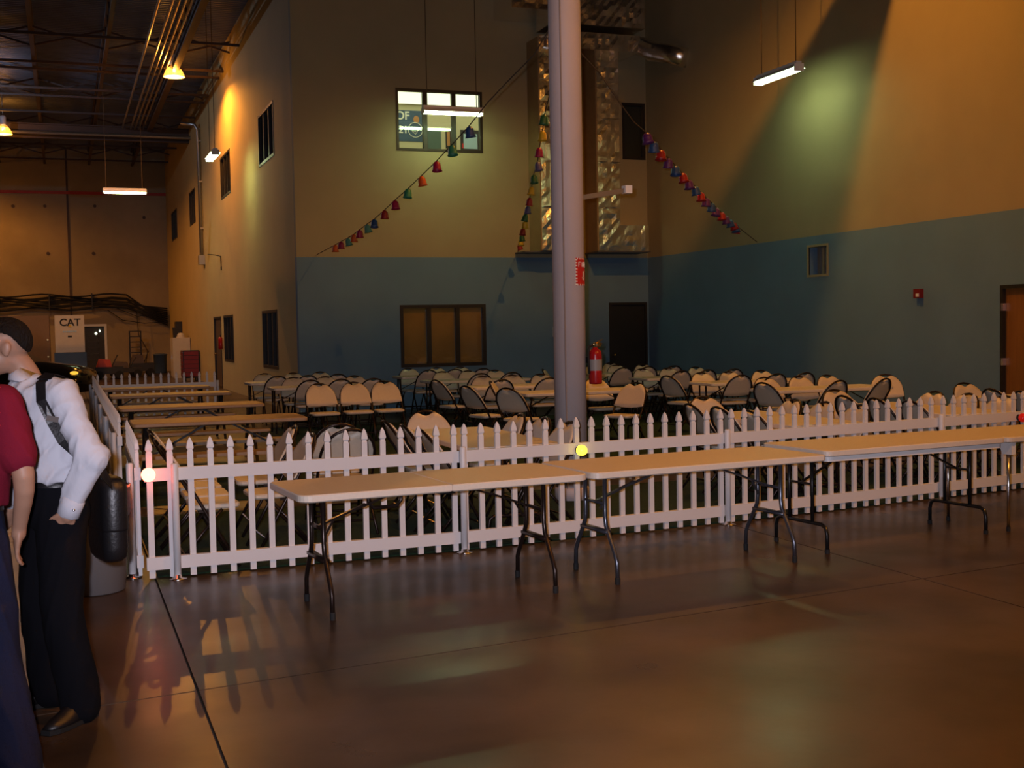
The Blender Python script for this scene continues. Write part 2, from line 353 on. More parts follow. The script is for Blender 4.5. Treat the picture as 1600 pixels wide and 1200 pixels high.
# doors
def door(n, axis, pos, rect, leafm, label, knob_s, hinge=None):
    a, b, c, d = rect; root = struct(ob('door_%d' % n, None), label); f = MB(); fw = .05
    def bx(s0, s1, z0, z1, t0, t1, mb):
        if axis == 'y': mb.b2((s0, pos+t0, z0), (s1, pos+t1, z1))
        else: mb.b2((pos+t0, s0, z0), (pos+t1, s1, z1))
        return mb
    for q in ((a, a+fw, c, d), (b-fw, b, c, d), (a+fw, b-fw, d-fw, d)): bx(*q, -.015, .12, f)
    f.build('door_frame', M['frame'], root)
    lf = bx(a+fw, b-fw, .01, d-fw, .04, .085, MB()).build('door_leaf', leafm, root)
    kc = (knob_s, pos-.02, 1.0) if axis == 'y' else (pos-.02, knob_s, 1.0)
    MB().ell(kc, .032).build('knob', M['brass'], lf, True)
    MB().lathe([(.012, -.0), (.012, .08)], 8, kc, axis=axis).build('knob_shaft', M['brass'], lf)
    for hz in (.3, 1.05, 1.8):
        if hinge is not None: bx(hinge-.02, hinge+.02, hz-.05, hz+.05, -.02, .05, MB()).build('hinge', M['chrome'], root)
    return root
door(1, 'y', YB, DB, M['doordark'], 'black door in the blue corner of the back wall', 11.26)
door(2, 'x', XR, DR, M['wooddoor'], 'brown wooden door in a dark frame in the blue side wall', 12.52, 13.34)
door(3, 'x', XL, DL, mat('brown_door_paint', (.1, .055, .03), .6), 'dark brown door in the long yellow wall', 38.2)
d4 = struct(ob('door_4', None), 'white framed doorway in the far tan wall')
f = MB(); f.b2((.66, YF-.02, 0), (.74, YF+.1, 2.1)).b2((1.66, YF-.02, 0), (1.76, YF+.1, 2.1)).b2((.74, YF-.02, 2.0), (1.66, YF+.1, 2.1)); f.build('door_frame', M['white'], d4)
MB().b2((.74, YF+.12, 0), (1.66, YF+.18, 2.0)).build('door_leaf', M['rackmetal'], d4)
for q in ((150, 521), (155, 517)):
    c = on_y(*q, YF+.08); MB().ell(c, .055).build('lamp_spot', mat('door_lamp', (1, 1, .8), .5, emis=(.9, 1, .7), estr=2.5), d4, True)

# ceiling: corrugated deck, joists, girder, bracing, conduits
mb = MB(); V = []; y = YR-.2; i = 0; prof = []
while y < YF+.2:
    prof += [(y, 9.5), (y+.05, 9.5), (y+.075, 9.55), (y+.15, 9.55)]; y += .175
n = len(prof)
V = [(XW-.2, a, b) for a, b in prof] + [(XR+.2, a, b) for a, b in prof]
mb.add(V, [(k, k+1, n+k+1, n+k) for k in range(n-1)])
ce = struct(mb.build('ceiling', M['deck']), 'ribbed metal roof deck on open web steel joists')
jb = MB(); jb.b2((-.05, YR, 9.42), (.05, YF, 9.49)).b2((-.05, YR, 8.84), (.05, YF, 8.9)); yy = YR; k = 0
while yy < YF-.7:
    jb.bar((0, yy, 9.42 if k % 2 else 8.9), (0, yy+.62, 8.9 if k % 2 else 9.42), .035, .035, (1, 0, 0)); yy += .62; k += 1
jm = jb.mesh('joist', M['steel']); JX = [-.48+1.75*k for k in range(-7, 8)]
for x in JX: ob('joist', jm, ce, (x, 0, 0))
cb = MB().bar((0, 0, 8.92), (1.75, 0, 9.4), .045, .045).bar((0, .05, 9.4), (1.75, .05, 8.92), .045, .045).mesh('cross_brace', M['steel'])
for y in (26.6, 33, 39.6, 46.2, 52.4):
    for x in JX:
        if -6 < x < 4: ob('cross_brace', cb, ce, (x, y, 0))
rod = MB().b2((XW, -.03, 8.78), (XL, .03, 8.84)).mesh('bridging_angle', M['steel'])
for y in (31.2, 34.4, 35.3, 38.0, 39.2, 42, 47.2, 49.1, 53.1): ob('bridging_angle', rod, ce, (0, y, 0))
gd = MB().b2((XW, 44.2, 8.3), (XL, 44.4, 8.34)).b2((XW, 44.29, 8.34), (XL, 44.31, 8.78)).b2((XW, 44.2, 8.76), (XL, 44.4, 8.8)).build('girder', M['steel'], ce)
for x, z in ((2.15, 8.72), (2.42, 8.7), (2.55, 8.7), (2.68, 8.7), (2.82, 8.72)):
    MB().tube([(x, 8, z), (x, 44.1, z)], .03, 6).build('conduit', M['conduit'], ce)
MB().b2((2.95, 8, 8.62), (3.12, 44.1, 8.8)).build('cable_tray', M['steel'], ce)
MB().tube([(XW, 43.8, 8.42), (XL, 43.8, 8.42)], .06, 8).build('water_pipe', M['conduit'], ce)

# high-bay lamps
def high_bay(loc, watts, label, hang=ZC, colour=SODIUM, rm='reflector'):
    r = thing('high_bay_lamp', label, 'lamp', loc, 0, None)
    MB().lathe([(.28, -.05), (.26, .02), (.2, .14), (.1, .24), (.06, .26), (.055, .255), (.095, .23), (.19, .135), (.25, .02), (.27, -.05)], 24, cap=False).build('reflector', M[rm], r, True)
    MB().lathe([(.09, .26), (.1, .3), (.1, .5), (.06, .55)], 14).build('ballast_housing', M['housing'], r)
    MB().ell((0, 0, .13), (.06, .06, .05)).build('bulb', M['bulb'], r, True)
    MB().tube([(0, 0, .54), (0, 0, hang-loc[2]-.02)], .015, 6).build('stem', M['conduit'], r)
    lamp('lamp_light', (0, 0, .045), watts, colour, .05, r)
    return r
HBW = 800
high_bay((3.0, 33.7, 8.5), HBW*1.15, 'glowing high-bay lamp hanging close to the long yellow wall')
high_bay((-1.6, 43, 8.25), HBW*.8, 'glowing high-bay lamp hanging out over the long bay floor')
high_bay((8.0, 14.85, 8.6), HBW*.95, 'high-bay lamp above the rows of tables beside the added shadow duct')
high_bay((3.4, 2.2, 8.6), HBW*.8, 'high-bay lamp above the open concrete floor near the photographer')
high_bay((9.3, 3.2, 8.6), HBW*1.05, 'high-bay lamp above the open floor beside the wooden door')
high_bay((-3.2, 36.0, 8.55), HBW*.5, 'bluish high-bay lamp in clear glass over the long bay', colour=(.55, .70, 1.0), rm='reflector2')
high_bay((-5.0, 51.3, 8.5), HBW*.9, 'added unseen high-bay lamp brightening the far concrete wall')  # extra lamp out of view, added to brighten the far wall
od = thing('added_shadow_duct', 'unseen flat duct added to cast the slanted shadow on the side wall', 'duct')  # out of view, added to shade a slanted band on the side wall
MB().b2((7.0, 15.13, 7.93), (XR-.0, 15.62, 8.07)).build('duct_body', M['foil'], od)
for x in (7.4, 9.4, 11.4):
    MB().tube([(x, 15.15, 8.05), (x, 15.15, ZC-.02)], .008, 5).build('hanger', M['conduit'], od); MB().tube([(x, 15.6, 8.05), (x, 15.6, ZC-.02)], .008, 5).build('hanger', M['conduit'], od)

# hanging fluorescent fixtures
def fluorescent(c, axis, label, ln=1.22, tilt=0):
    r = thing('fluorescent_light', label, 'light', c, 0 if axis == 'x' else PI/2)
    h = ln/2; P = [(-.05, .07), (.05, .07), (.13, 0), (.125, -.005), (.045, .055), (-.045, .055), (-.125, -.005), (-.13, 0)]
    MB().rings([[(-h, y, z) for y, z in P], [(h, y, z) for y, z in P]], cap=False).build('reflector', M['housing'], r)
    MB().b2((-h, -.05, .07), (h, .05, .11)).build('ballast_channel', M['housing'], r)
    for y in (-.05, .05): MB().tube([(-h+.03, y, -.028), (h-.03, y, -.028)], .02, 8).build('tube', M['tube'], r)
    for x in (-h, h): MB().b2((x-.01, -.09, -.05), (x+.01, .09, .075)).build('end_plate', M['housing'], r)
    for x in (-h*.86, h*.82): MB().tube([(x, 0, .1), (x, 0, ZC-.02-c[2])], .008, 5).build('suspension_cable', M['rope'], r)
    return r
fluorescent((7.39, 23.2, 5.92), 'x', 'lit fluorescent strip hanging in front of the upper office window')
fluorescent((11.22, 17.5, 5.72), 'y', 'lit fluorescent strip hanging beside the cream side wall')
fluorescent((3.5, 30.0, 5.87), 'y', 'lit fluorescent strip hanging close to the yellow wall, seen end on')
fluorescent((1.86, 38.0, 5.86), 'x', 'lit fluorescent strip hanging on long cables in the far bay')
# ================================================================== column and what hangs on it
CX, CY, CR = 4.495, 10.62, .152
col = thing('column', 'thick round off-white steel column standing behind the fence', 'column', (CX, CY, 0))
MB().lathe([(CR, .0), (CR, ZC-.02)], 40).build('shaft', M['column'], col, True)
MB().lathe([(CR+.012, .002), (CR+.012, .12), (CR+.004, .13)], 40).build('base_collar', M['column'], col, True)
a = math.radians(-128); MB().b2((CR*math.cos(a)-.006, CR*math.sin(a)-.006, .1), (CR*math.cos(a)+.006, CR*math.sin(a)+.004, ZC-.03)).build('seam_strip', M['seam'], col)
sg = thing('extinguisher_sign', 'red and white fire extinguisher sign wrapped round the column', 'sign', (CX, CY, 0))
def arc_patch(a0, a1, z0, z1, r, n=10):
    mb = MB(); R = []
    V = [(r*math.cos(math.radians(a0+(a1-a0)*i/n)), r*math.sin(math.radians(a0+(a1-a0)*i/n)), z) for z in (z0, z1) for i in range(n+1)]
    return mb.add(V, [(i, i+1, n+2+i, n+1+i) for i in range(n)])
A0, A1 = -86, 6
arc_patch(A0, A1, 2.03, 2.29, CR+.002).build('sign_face', M['signred'], sg, True)
for k in range(9):
    z = 2.035+k*.029; arc_patch(A0-2, A0+6, z, z+.012, CR+.003, 2).build('edge_hatch', M['signwhite'], sg)
for k in range(7):
    aa = A0+5+k*11; arc_patch(aa, aa+4, 2.03, 2.045, CR+.0032, 1).build('edge_hatch', M['signwhite'], sg); arc_patch(aa, aa+4, 2.275, 2.29, CR+.0032, 1).build('edge_hatch', M['signwhite'], sg)
def on_col(u, z, r=CR+.0036):      # u metres round the column from the sign's centre
    an = math.radians((A0+A1)/2-9)+u/r; return (r*math.cos(an), r*math.sin(an), z)
mb = MB(); P = [(-.012, 2.165), (.012, 2.165), (.012, 2.11), (.028, 2.11), (0, 2.075), (-.028, 2.11), (-.012, 2.11)]
mb.add([on_col(*q) for q in P], [(0, 1, 2, 6), (5, 6, 2, 3), (5, 3, 4)]); mb.build('arrow', M['signwhite'], sg)
def strokes(chars, z, h, w, gap):
    S = {'F': [(0, 0, 0, 1), (0, 1, 1, 1), (0, .55, .8, .55)], 'I': [(.5, 0, .5, 1)], 'R': [(0, 0, 0, 1), (0, 1, 1, 1), (1, 1, 1, .5), (0, .5, 1, .5), (.4, .5, 1, 0)], 'E': [(0, 0, 0, 1), (0, 1, 1, 1), (0, .5, .8, .5), (0, 0, 1, 0)]}
    x = -len(chars)*(w+gap)/2
    for ch in chars:
        mb = MB()
        for x0, y0, x1, y1 in S[ch]: mb.bar(on_col(x+x0*w, z+y0*h), on_col(x+x1*w, z+y1*h), .006, .0022, (math.cos(math.radians(A0)), math.sin(math.radians(A0)), 0))
        mb.build('letter', M['signwhite'], sg); x += w+gap
strokes('FIRE', 2.205, .045, .022, .012)
arm = thing('bracket_arm', 'grey conduit arm with a white box on the column', 'bracket', (CX, CY, 0))
MB().bar((.13, -.05, 2.86), (.56, -.08, 2.93), .04, .045).build('arm', M['conduit'], arm)
MB().box((.585, -.08, 2.94), (.07, .09, .075)).build('junction_box', M['white'], arm)
ex = thing('fire_extinguisher', 'red fire extinguisher with a grey label hung on the column', 'fire extinguisher', (CX+.215, CY-.11, 1.1))
eb = MB().lathe([(.02, 0), (.058, .004), (.062, .02), (.062, .28), (.055, .315), (.03, .335), (.022, .35)], 24).build('cylinder', M['red'], ex, True)
MB().lathe([(.0632, .13), (.0632, .235)], 24, cap=False).build('label_band', M['label'], eb, True)
MB().box((0, 0, .365), (.035, .035, .035)).build('valve', M['chrome'], ex)
MB().bar((-.02, 0, .385), (.075, 0, .42), .02, .008).build('handle', M['brass'], ex); MB().bar((-.02, 0, .375), (.07, 0, .385), .02, .008).build('lever', M['brass'], ex)
MB().tube([(-.02, 0, .37), (-.06, -.01, .36), (-.075, -.01, .3), (-.072, -.01, .2), (-.068, -.01, .1)], .011, 8).build('hose', M['rubber'], ex, True)
MB().lathe([(.02, 0), (.026, .03), (.022, .04)], 12, (.03, -.04, .375), axis='y').build('gauge', M['brass'], ex)
MB().b2((-.085, .02, .2), (-.06, .09, .26)).build('wall_bracket', M['black'], ex)
tag(wallrect('wall_box', M['white'], 863, 510, 871, 526, YB, .06), 'small white box on the blue back wall beside the column', 'switch box')
tag(MB().b2((XR-.07, 14.98, 1.97), (XR, 15.13, 2.11)).build('fire_alarm', M['alarmred']), 'small red fire alarm on the blue side wall', 'alarm')
MB().b2((XR-.09, 15.0, 1.99), (XR-.07, 15.05, 2.04)).build('strobe_lens', M['white'], bpy.data.objects['fire_alarm'])
vn = thing('vent', 'recessed metal vent with a pale frame in the blue side wall', 'vent')
f = MB(); a, b, c, d = VT
for s0, s1, z0, z1 in ((a-.04, a, c-.04, d+.04), (b, b+.04, c-.04, d+.04), (a, b, c-.04, c), (a, b, d, d+.04)): f.b2((XR-.015, s0, z0), (XR+.02, s1, z1))
f.build('vent_frame', M['cream'], vn); MB().b2((XR+.19, a, c), (XR+.2, b, d)).build('back_plate', M['conduit'], vn)
for k in range(3): MB().b2((XR+.12, a+.12+k*.13, c), (XR+.13, a+.2+k*.13, d)).build('fin', M['conduit'], vn)

# ================================================================== foil ducts
du = thing('foil_duct', 'foil wrapped ducts climbing the corner of the back wall', 'duct')
YFR = 23.42
def fbox(x0, x1, z0, z1, y0, y1, name='duct_section', m='foil'):
    mb = MB(); nx = max(2, int((x1-x0)/.085)); nz = max(2, int((z1-z0)/.10)); rnd = random.Random(int(x0*100+z0*10))
    # gently puckered front, plain sides
    g = [[(x0+(x1-x0)*i/nx, y0 + (0 if i in (0, nx) or k in (0, nz) else rnd.uniform(-.02, .012)), z0+(z1-z0)*k/nz) for i in range(nx+1)] for k in range(nz+1)]
    V = [p for r in g for p in r]; w = nx+1
    mb.add(V, [(k*w+i, k*w+i+1, (k+1)*w+i+1, (k+1)*w+i) for k in range(nz) for i in range(nx)])
    V = [(x0, y0, z0), (x1, y0, z0), (x1, y1, z0), (x0, y1, z0), (x0, y0, z1), (x1, y0, z1), (x1, y1, z1), (x0, y1, z1)]
    mb.add(V, [(0, 3, 2, 1), (4, 5, 6, 7), (0, 4, 7, 3), (1, 2, 6, 5)])
    return mb.build(name, M[m], du)
rl, rr_ = on_y(934, 250, YFR).x, on_y(968, 250, YFR).x; ll = on_y(845, 250, YFR).x; dw = rr_-rl
zb = on_y(950, 392, YFR).z; zt = 7.6
def riser(x0, x1):
    zz = [zb, zb+.9, zb+1.85, zb+2.75, zb+3.5, zt]
    for p, q in zip(zz, zz[1:]):
        fbox(x0, x1, p+.006, q-.006, YFR, YB-.005)
        fbox(x0-.008, x1+.008, q-.02, q+.02, YFR-.008, YB-.006, 'tape_band')
    MB().b2((x0-.012, YFR+.04, zb), (x0-.002, YB-.01, zt)).build('side_board', M['kraft'], du)
riser(rl, rr_); riser(ll, ll+dw)
ez = on_y(1000, 352, YFR).z; fbox(rr_, on_y(1022, 380, YFR).x-.12, zb, ez, YFR, YB-.005, 'elbow'); 
MB().b2((rl-.03, YFR-.03, zb-.03), (on_y(1022, 380, YFR).x-.1, YB-.005, zb)).build('dark_underside', M['shaded_underside'], du)  # dark sheet: shade below the riser is put into its colour
MB().b2((ll-.35, YFR+.1, zb-.03), (ll+dw+.03, YB-.005, zb)).build('dark_underside', M['shaded_underside'], du)
p0 = on_y(800, 20, 23.0); fbox(p0.x, p0.x+.85, 8.02, 8.9, 23.0, YB-.005, 'plenum')
e = on_y(1007, 45, 22.95); fbox(p0.x+.85, e.x, e.z, e.z+.62, 22.95, YB-.25, 'header_duct')
e2 = on_y(1000, 82, 23.15); fbox(p0.x+.9, e2.x, e2.z, e2.z+.34, 23.15, YB-.005, 'header_duct')
cz = e2.z+.17; MB().tube([(e2.x-.1, 23.4, cz), (e2.x+.1, 23.3, cz), (e2.x+.22, 23.0, cz-.18), (11.9, 22.6, 7.2), (XR-.01, 22.2, 7.05)], [.17, .19, .2, .2, .2], 16).build('branch_duct', M['foil'], du, True)
for x in (e.x-.05, e.x-1.0): MB().tube([(x, 23.2, e.z+.6), (x, 23.2, ZC-.01)], .01, 5).build('hanger', M['conduit'], du)

# ================================================================== bell garlands
def bell_mesh(r, h, m):
    return MB().lathe([(r*.12, 0), (r*.45, -.08*h), (r*.72, -.25*h), (r*.82, -.5*h), (r*.86, -.8*h), (r*1.05, -h), (r*.98, -h), (r*.78, -.8*h), (r*.7, -.5*h), (r*.1, -.12*h)], 10).mesh('bell', m, True)
def garland(A, B, start, px_bells, end, mid, label, r=.07, h=.14, rope_px=()):
    g = thing('bell_garland', label, 'garland')
    P = [Vector(start)] + [on_plan(u, v, A, B) for u, v in mid]; bells = []
    for u, v, k in px_bells:
        q = on_plan(u, v, A, B); q.z += h/2; P.append(q); bells.append((q, k))
    P.append(Vector(end)); MB().tube(P, .007, 5).build('string', M['rope'], g)
    ms = {}
    for i, (q, k) in enumerate(bells):
        if k not in ms: ms[k] = bell_mesh(r, h, BELLM[k])
        o = ob('bell', ms[k], g, q); o.rotation_euler = (random.uniform(-.2, .2), random.uniform(-.2, .2), random.random())
    return g
CA = (CX, CY)
E1 = on_y(495, 398, YB); E1.y -= .005
garland(CA, (E1.x, E1.y), (CX-.1, CY+.13, 4.45), [(733, 206, 'b'), (706, 235, 'g'), (682, 260, 'm'), (658, 283, 'o'), (638, 302, 'g'), (617, 320, 'm'), (601, 335, 'r'), (585, 349, 'b'), (573, 357, 't'), (562, 365, 'm'), (553, 372, 'o'), (543, 378, 't'), (533, 383, 'm'), (524, 388, 'o')], E1, [(835, 85), (800, 120), (762, 160)], 'string of coloured paper bells running to the back wall past the lit window', .066, .135)
E2 = on_y(809, 394, YB); E2.y -= .005
garland(CA, (E2.x, E2.y), (CX-.02, CY+.152, 4.4), [(851, 187, 'd'), (848, 212, 'y'), (843, 238, 'm'), (840, 260, 'v'), (834, 280, 'd'), (831, 298, 'y'), (828, 315, 'r'), (825, 328, 'v'), (822, 340, 'd'), (820, 351, 'y'), (817.5, 362, 'r'), (815, 372, 'd'), (813, 379, 'y'), (811, 386, 'r')], E2, [(858, 150)], 'string of yellow, red and green paper bells hanging beside the foil duct', .062, .13)
E3 = on_x(1185, 378, XR); E3.x -= .03
b3 = []; seq = 'pbrpbrpbrpbprpbrbr'; n3 = 18
for i in range(n3):
    t = i/(n3-1); tt = 1-(1-t)**1.45
    b3.append((1010+141*tt, 216+143*tt - 10*math.sin(PI*tt)*-.55, seq[i]))
garland(CA, (E3.x, E3.y), (CX+.13, CY+.08, 4.3), b3, E3, [(935, 112), (968, 160), (990, 190)], 'string of dark red, blue and purple paper bells running to the side wall', .075, .13)

# ================================================================== picket fence
PK = MB(); sq = lambda h, z, t: [(-h, -t, z), (h, -t, z), (h, t, z), (-h, t, z)]
PK.rings([sq(.02, .012, .012), sq(.02, .855, .012), sq(.016, .862, .01), sq(.016, .870, .01), sq(.023, .876, .015), sq(.023, .888, .015), sq(.018, .915, .012), sq(.009, .94, .007), sq(.001, .952, .001)])
pk_me = PK.mesh('picket', M['vinyl'])
post_me = MB().lathe([(.024, .012), (.024, .775), (.02, .785)], 14).mesh('post', M['vinyl'], True)
fla_me = MB().lathe([(.06, .0005), (.06, .006), (.03, .012), (.026, .03)], 16).mesh('post_base', M['chrome'], True)
def fence_panel(p, q, label, posts=(0,), off=.0, group=None, sp=.135, side=-1):
    p, q = Vector((*p, 0)), Vector((*q, 0)); d = q-p; L = d.length; a = math.atan2(d.y, d.x)
    r = thing('fence_panel', label, 'fence', p, a, group)
    for z in (.11, .71): MB().b2((.015, -.022, z-.043), (L-.015, .022, z+.043)).build('rail', M['vinyl'], r)
    n = int((L-.06)/sp); s = (L-n*sp)/2
    for k in range(n+1):
        x = s+k*sp
        if x > .03 and x < L-.03: ob('picket', pk_me, r, (x, 0, 0))
    for x in posts:
        po = ob('post', post_me, r, (x*L, side*.05, 0)); ob('post_base', fla_me, po, (0, 0, 0))
    return r
FP = [(.46, 8.47), (2.72, 8.53), (5.07, 8.76), (7.5, 9.1), (9.92, 9.44)]
fence_panel(FP[0], FP[1], 'white picket fence panel carrying the glowing red beacon at its corner end', (.093,))
fence_panel(FP[1], FP[2], 'white picket fence panel carrying the glowing amber beacon', (0,))
fence_panel(FP[2], FP[3], 'white picket fence panel without a beacon behind the folding tables', (0,))
fence_panel(FP[3], FP[4], 'white picket fence panel carrying the unlit red beacon', (0, 1))
fence_panel((.44, 8.56), (.47, 10.55), 'white picket fence side panel that meets the red beacon corner', (.02,), side=1)
SY = [11.3, 13.7, 16.1, 18.5, 20.6, 22.6]; nth = ['first', 'second', 'third', 'fourth', 'fifth']
for k in range(5): fence_panel((.44+.005*k, SY[k]), (.445+.005*k, SY[k+1]), 'white picket fence panel beside the picnic tables, %s from the gap' % nth[k], (.02, .98) if k in (0,) else (.98,), side=1)
fence_panel((.5, 22.75), (2.62, 22.75), 'white picket fence panel across the end of the picnic tables', (1,))
def beacon(loc, m, label, r=.046, rz=0):
    b = thing('beacon_light', label, 'warning light', loc, rz)
    MB().lathe([(.03, 0), (.03, -.025), (.036, -.03)], 14, axis='y').build('mount', M['black'], b)
    MB().lathe([(.036, -.03), (r, -.04), (r, -.06), (r*.85, -.078), (r*.5, -.09), (.004, -.095)], 18, axis='y').build('lens', M[m], b, True)
    return b
beacon((.50, 8.447, .72), 'lampred', 'glowing red beacon on the corner of the picket fence')
fy = lambda x: 8.53+(x-2.72)*(.23/2.35)-.024
beacon((3.70, fy(3.70), .70), 'lampyel', 'glowing amber beacon on the top rail near the column', .042, .1)
beacon((8.55, 9.1+(8.55-7.5)*.14-.024, .70), 'lampoff', 'unlit red beacon on the top rail of the fence', .042, .14)

# ================================================================== folding tables in front of the fence
def leaf(x0, x1, ra, rb, hy, name, m, root, z0=.695, z1=.74):
    P = []
    def corner(cx, cy, r, a0):
        if r <= 0: P.append((cx, cy)); return
        sx, sy = (1 if cx == x1 else -1), (1 if cy > 0 else -1)
        for i in range(6):
            an = math.radians(a0+18*i); P.append((cx-sx*r+r*math.cos(an), cy-sy*r+r*math.sin(an)))
    corner(x1, hy, rb, 0); corner(x0, hy, ra, 90); corner(x0, -hy, ra, 180); corner(x1, -hy, rb, 270)
    cxm = (x0+x1)/2; sh = lambda k, z: [((x-cxm)*(1-k/(x1-x0)*2)+cxm, y*(1-k/hy), z) for x, y in P]
    return MB().rings([sh(.012, z0), sh(0, z0+.008), sh(0, z1-.006), sh(.006, z1)]).build(name, m, root)
def wishbone_leg(root, x, s, m):        # s: direction towards the table's middle
    lg = MB()
    for y in (-1, 1): lg.tube([(x, y*.13, .695), (x, y*.13, .42), (x, y*.14, .36), (x, y*.17, .31), (x, y*.25, .19), (x, y*.275, .14), (x, y*.28, .02)], .0145, 10)
    lg.bar((x, -.17, .32), (x, .17, .32), .02, .045, (1, 0, 0)); lg.bar((x, -.13, .5), (x, .13, .5), .018, .018)
    o = lg.build('leg_frame', m, root, True)
    for y in (-1, 1): MB().lathe([(.017, .0), (.018, .04), (.0145, .045)], 10, (x, y*.28, 0)).build('foot_cap', M['rubber'], o)
    br = MB().bar((x, 0, .5), (x+s*.3, 0, .61), .03, .012).bar((x+s*.28, -.015, .6), (x+s*.55, -.015, .692), .02, .012).bar((x+s*.06, .04, .44), (x+s*.12, .04, .54), .012, .012)
    br.build('brace', m, root)
def ubar_leg(root, x, s, m, br=True, k=1.0):
    lg = MB()
    for y in (-1, 1): lg.tube([(x, y*.13*k, .695), (x, y*.13*k, .2)], .0135, 8)
    lg.tube([(x, y*k, z) for y, z in ((-.29, .01), (-.29, .13), (-.275, .18), (-.235, .2), (.235, .2), (.275, .18), (.29, .13), (.29, .01))], .0145, 8)
    o = lg.build('leg_frame', m, root, True)
    for y in (-1, 1): MB().lathe([(.018, .0), (.018, .03)], 8, (x, y*.29*k, 0)).build('foot_cap', M['rubber'], o)
    if br: MB().bar((x, -.13*k, .48), (x, .13*k, .48), .015, .015).bar((x, 0, .48), (x+s*.22, 0, .58), .022, .01).bar((x+s*.2, .0, .57), (x+s*.45, 0, .692), .022, .01).build('brace', m, root)
def place(root, x, y, deg): root.location = (x, y, 0); root.rotation_euler = (0, 0, math.radians(deg))
L6, W6 = 1.83, .76
t1 = thing('folding_table', 'folding table with a hinged seam across its top, on dark wishbone legs', 'table')
leaf(-L6/2, -.0015, .07, 0, W6/2, 'top_leaf', M['almond'], t1); leaf(.0015, L6/2, 0, .07, W6/2, 'top_leaf', M['almond'], t1)
wishbone_leg(t1, -L6/2+.2, 1, M['bronze']); wishbone_leg(t1, L6/2-.2, -1, M['bronze'])
MB().tube([(-.38, .05, .69), (-.38, .05, .61), (-.35, .05, .575), (-.2, .05, .575), (-.17, .05, .61), (-.17, .05, .69)], .012, 8).build('carry_handle', M['bronze'], t1, True)
MB().b2((.0-.05, -.3, .675), (.05, .3, .694)).build('hinge_plate', M['black'], t1)
place(t1, 2.085, 7.17, 4.5)
t2 = thing('folding_table', 'folding table on blue-grey wishbone legs in the middle of the row', 'table')
leaf(-L6/2, L6/2, .06, .03, W6/2, 'table_top', M['almond'], t2); wishbone_leg(t2, -L6/2+.22, 1, M['gunmetal']); wishbone_leg(t2, L6/2-.2, -1, M['gunmetal'])
for s in (-1, 1): MB().box((s*.42, -.02, .64), (.03, .03, .02)).build('brace_clip', M['chrome'], t2)
place(t2, 3.94, 7.35, 5.2)
t3 = thing('folding_table', 'folding table on black legs with arched U-shaped feet', 'table')
leaf(-.87, .87, .06, .06, W6/2, 'table_top', M['almond'], t3, .70, .745); MB().prism(rrect(.85, .36, .05), .665, .70).build('apron', M['white'], t3)
ubar_leg(t3, -.80, 1, M['black']); ubar_leg(t3, .74, -1, M['black']); place(t3, 5.83, 7.67, 5.3)
t4 = thing('folding_table', 'white folding table on straight chrome legs with moulded corner brackets', 'table')
leaf(-.93, .93, .06, .06, W6/2, 'table_top', M['almond'], t4)
for x in (-.85, .85):
    Q = [(-.36, .695), (-.36, .60), (-.27, .60), (-.25, .64), (-.18, .672), (.18, .672), (.25, .64), (.27, .60), (.36, .60), (.36, .695)]
    MB().rings([[(x-.02, y, z) for y, z in Q], [(x+.02, y, z) for y, z in Q]]).build('leg_bracket', M['white'], t4)
    for y in (-.31, .31): lg = MB().tube([(x, y, .03), (x, y, .62)], .0125, 10).build('leg', M['chrome'], t4, True); MB().lathe([(.016, 0), (.016, .035)], 10, (x, y, 0)).build('foot_cap', M['rubber'], lg)
place(t4, 7.65, 7.86, 5.3)
t4['label'] = 'folding table on straight chrome legs with white moulded corner brackets'
# ================================================================== folding tables and chairs on the turf
tp = thing('folding_table', 'x', 'table', (0, 0, 0))
leaf(-L6/2, L6/2, .05, .05, W6/2, 'table_top', M['almond'], tp); ubar_leg(tp, -L6/2+.05, 1, M['bronze'], True, .75); ubar_leg(tp, L6/2-.05, -1, M['bronze'], True, .75)
TT = tree_of(tp)
tabs = [  # x, y, rz, description
    (3.95, 21.92, 0, 'set nearest the back wall by the corner of the yellow wall'),
    (4.02, 19.75, 0, 'second from the back wall by the corner of the yellow wall'),
    (6.85, 22.5, 0, 'nearest the back wall below the tan-blind window'),
    (6.75, 20.2, 0, 'second from the back wall below the tan-blind window'),
    (6.68, 17.68, 0, 'third from the back wall below the tan-blind window'),
    (6.72, 15.6, 0, 'fourth from the back wall below the tan-blind window'),
    (10.0, 20.75, 0, 'nearest the black door'),
    (10.0, 18.55, 0, 'second from the black door'),
    (10.0, 16.4, 0, 'third from the black door'),
    (9.7, 14.12, 0, 'fourth from the black door'),
    (3.22, 9.6, PI/2, 'standing end-on to the picket fence just before the column'),
    (6.3, 9.95, PI/2, 'standing end-on to the picket fence, first past the column'),
    (8.2, 10.22, PI/2, 'standing end-on to the picket fence, second past the column'),
    (10.15, 10.5, PI/2, 'standing end-on to the picket fence, third past the column')]
for i, (x, y, rz, d) in enumerate(tabs):
    lb = 'beige folding table ' + d
    if i == 0: tp.location = (x, y, .012); tp['label'] = lb
    else: copy_tree(tp, (x, y, .012), rz, lb, None, TT)

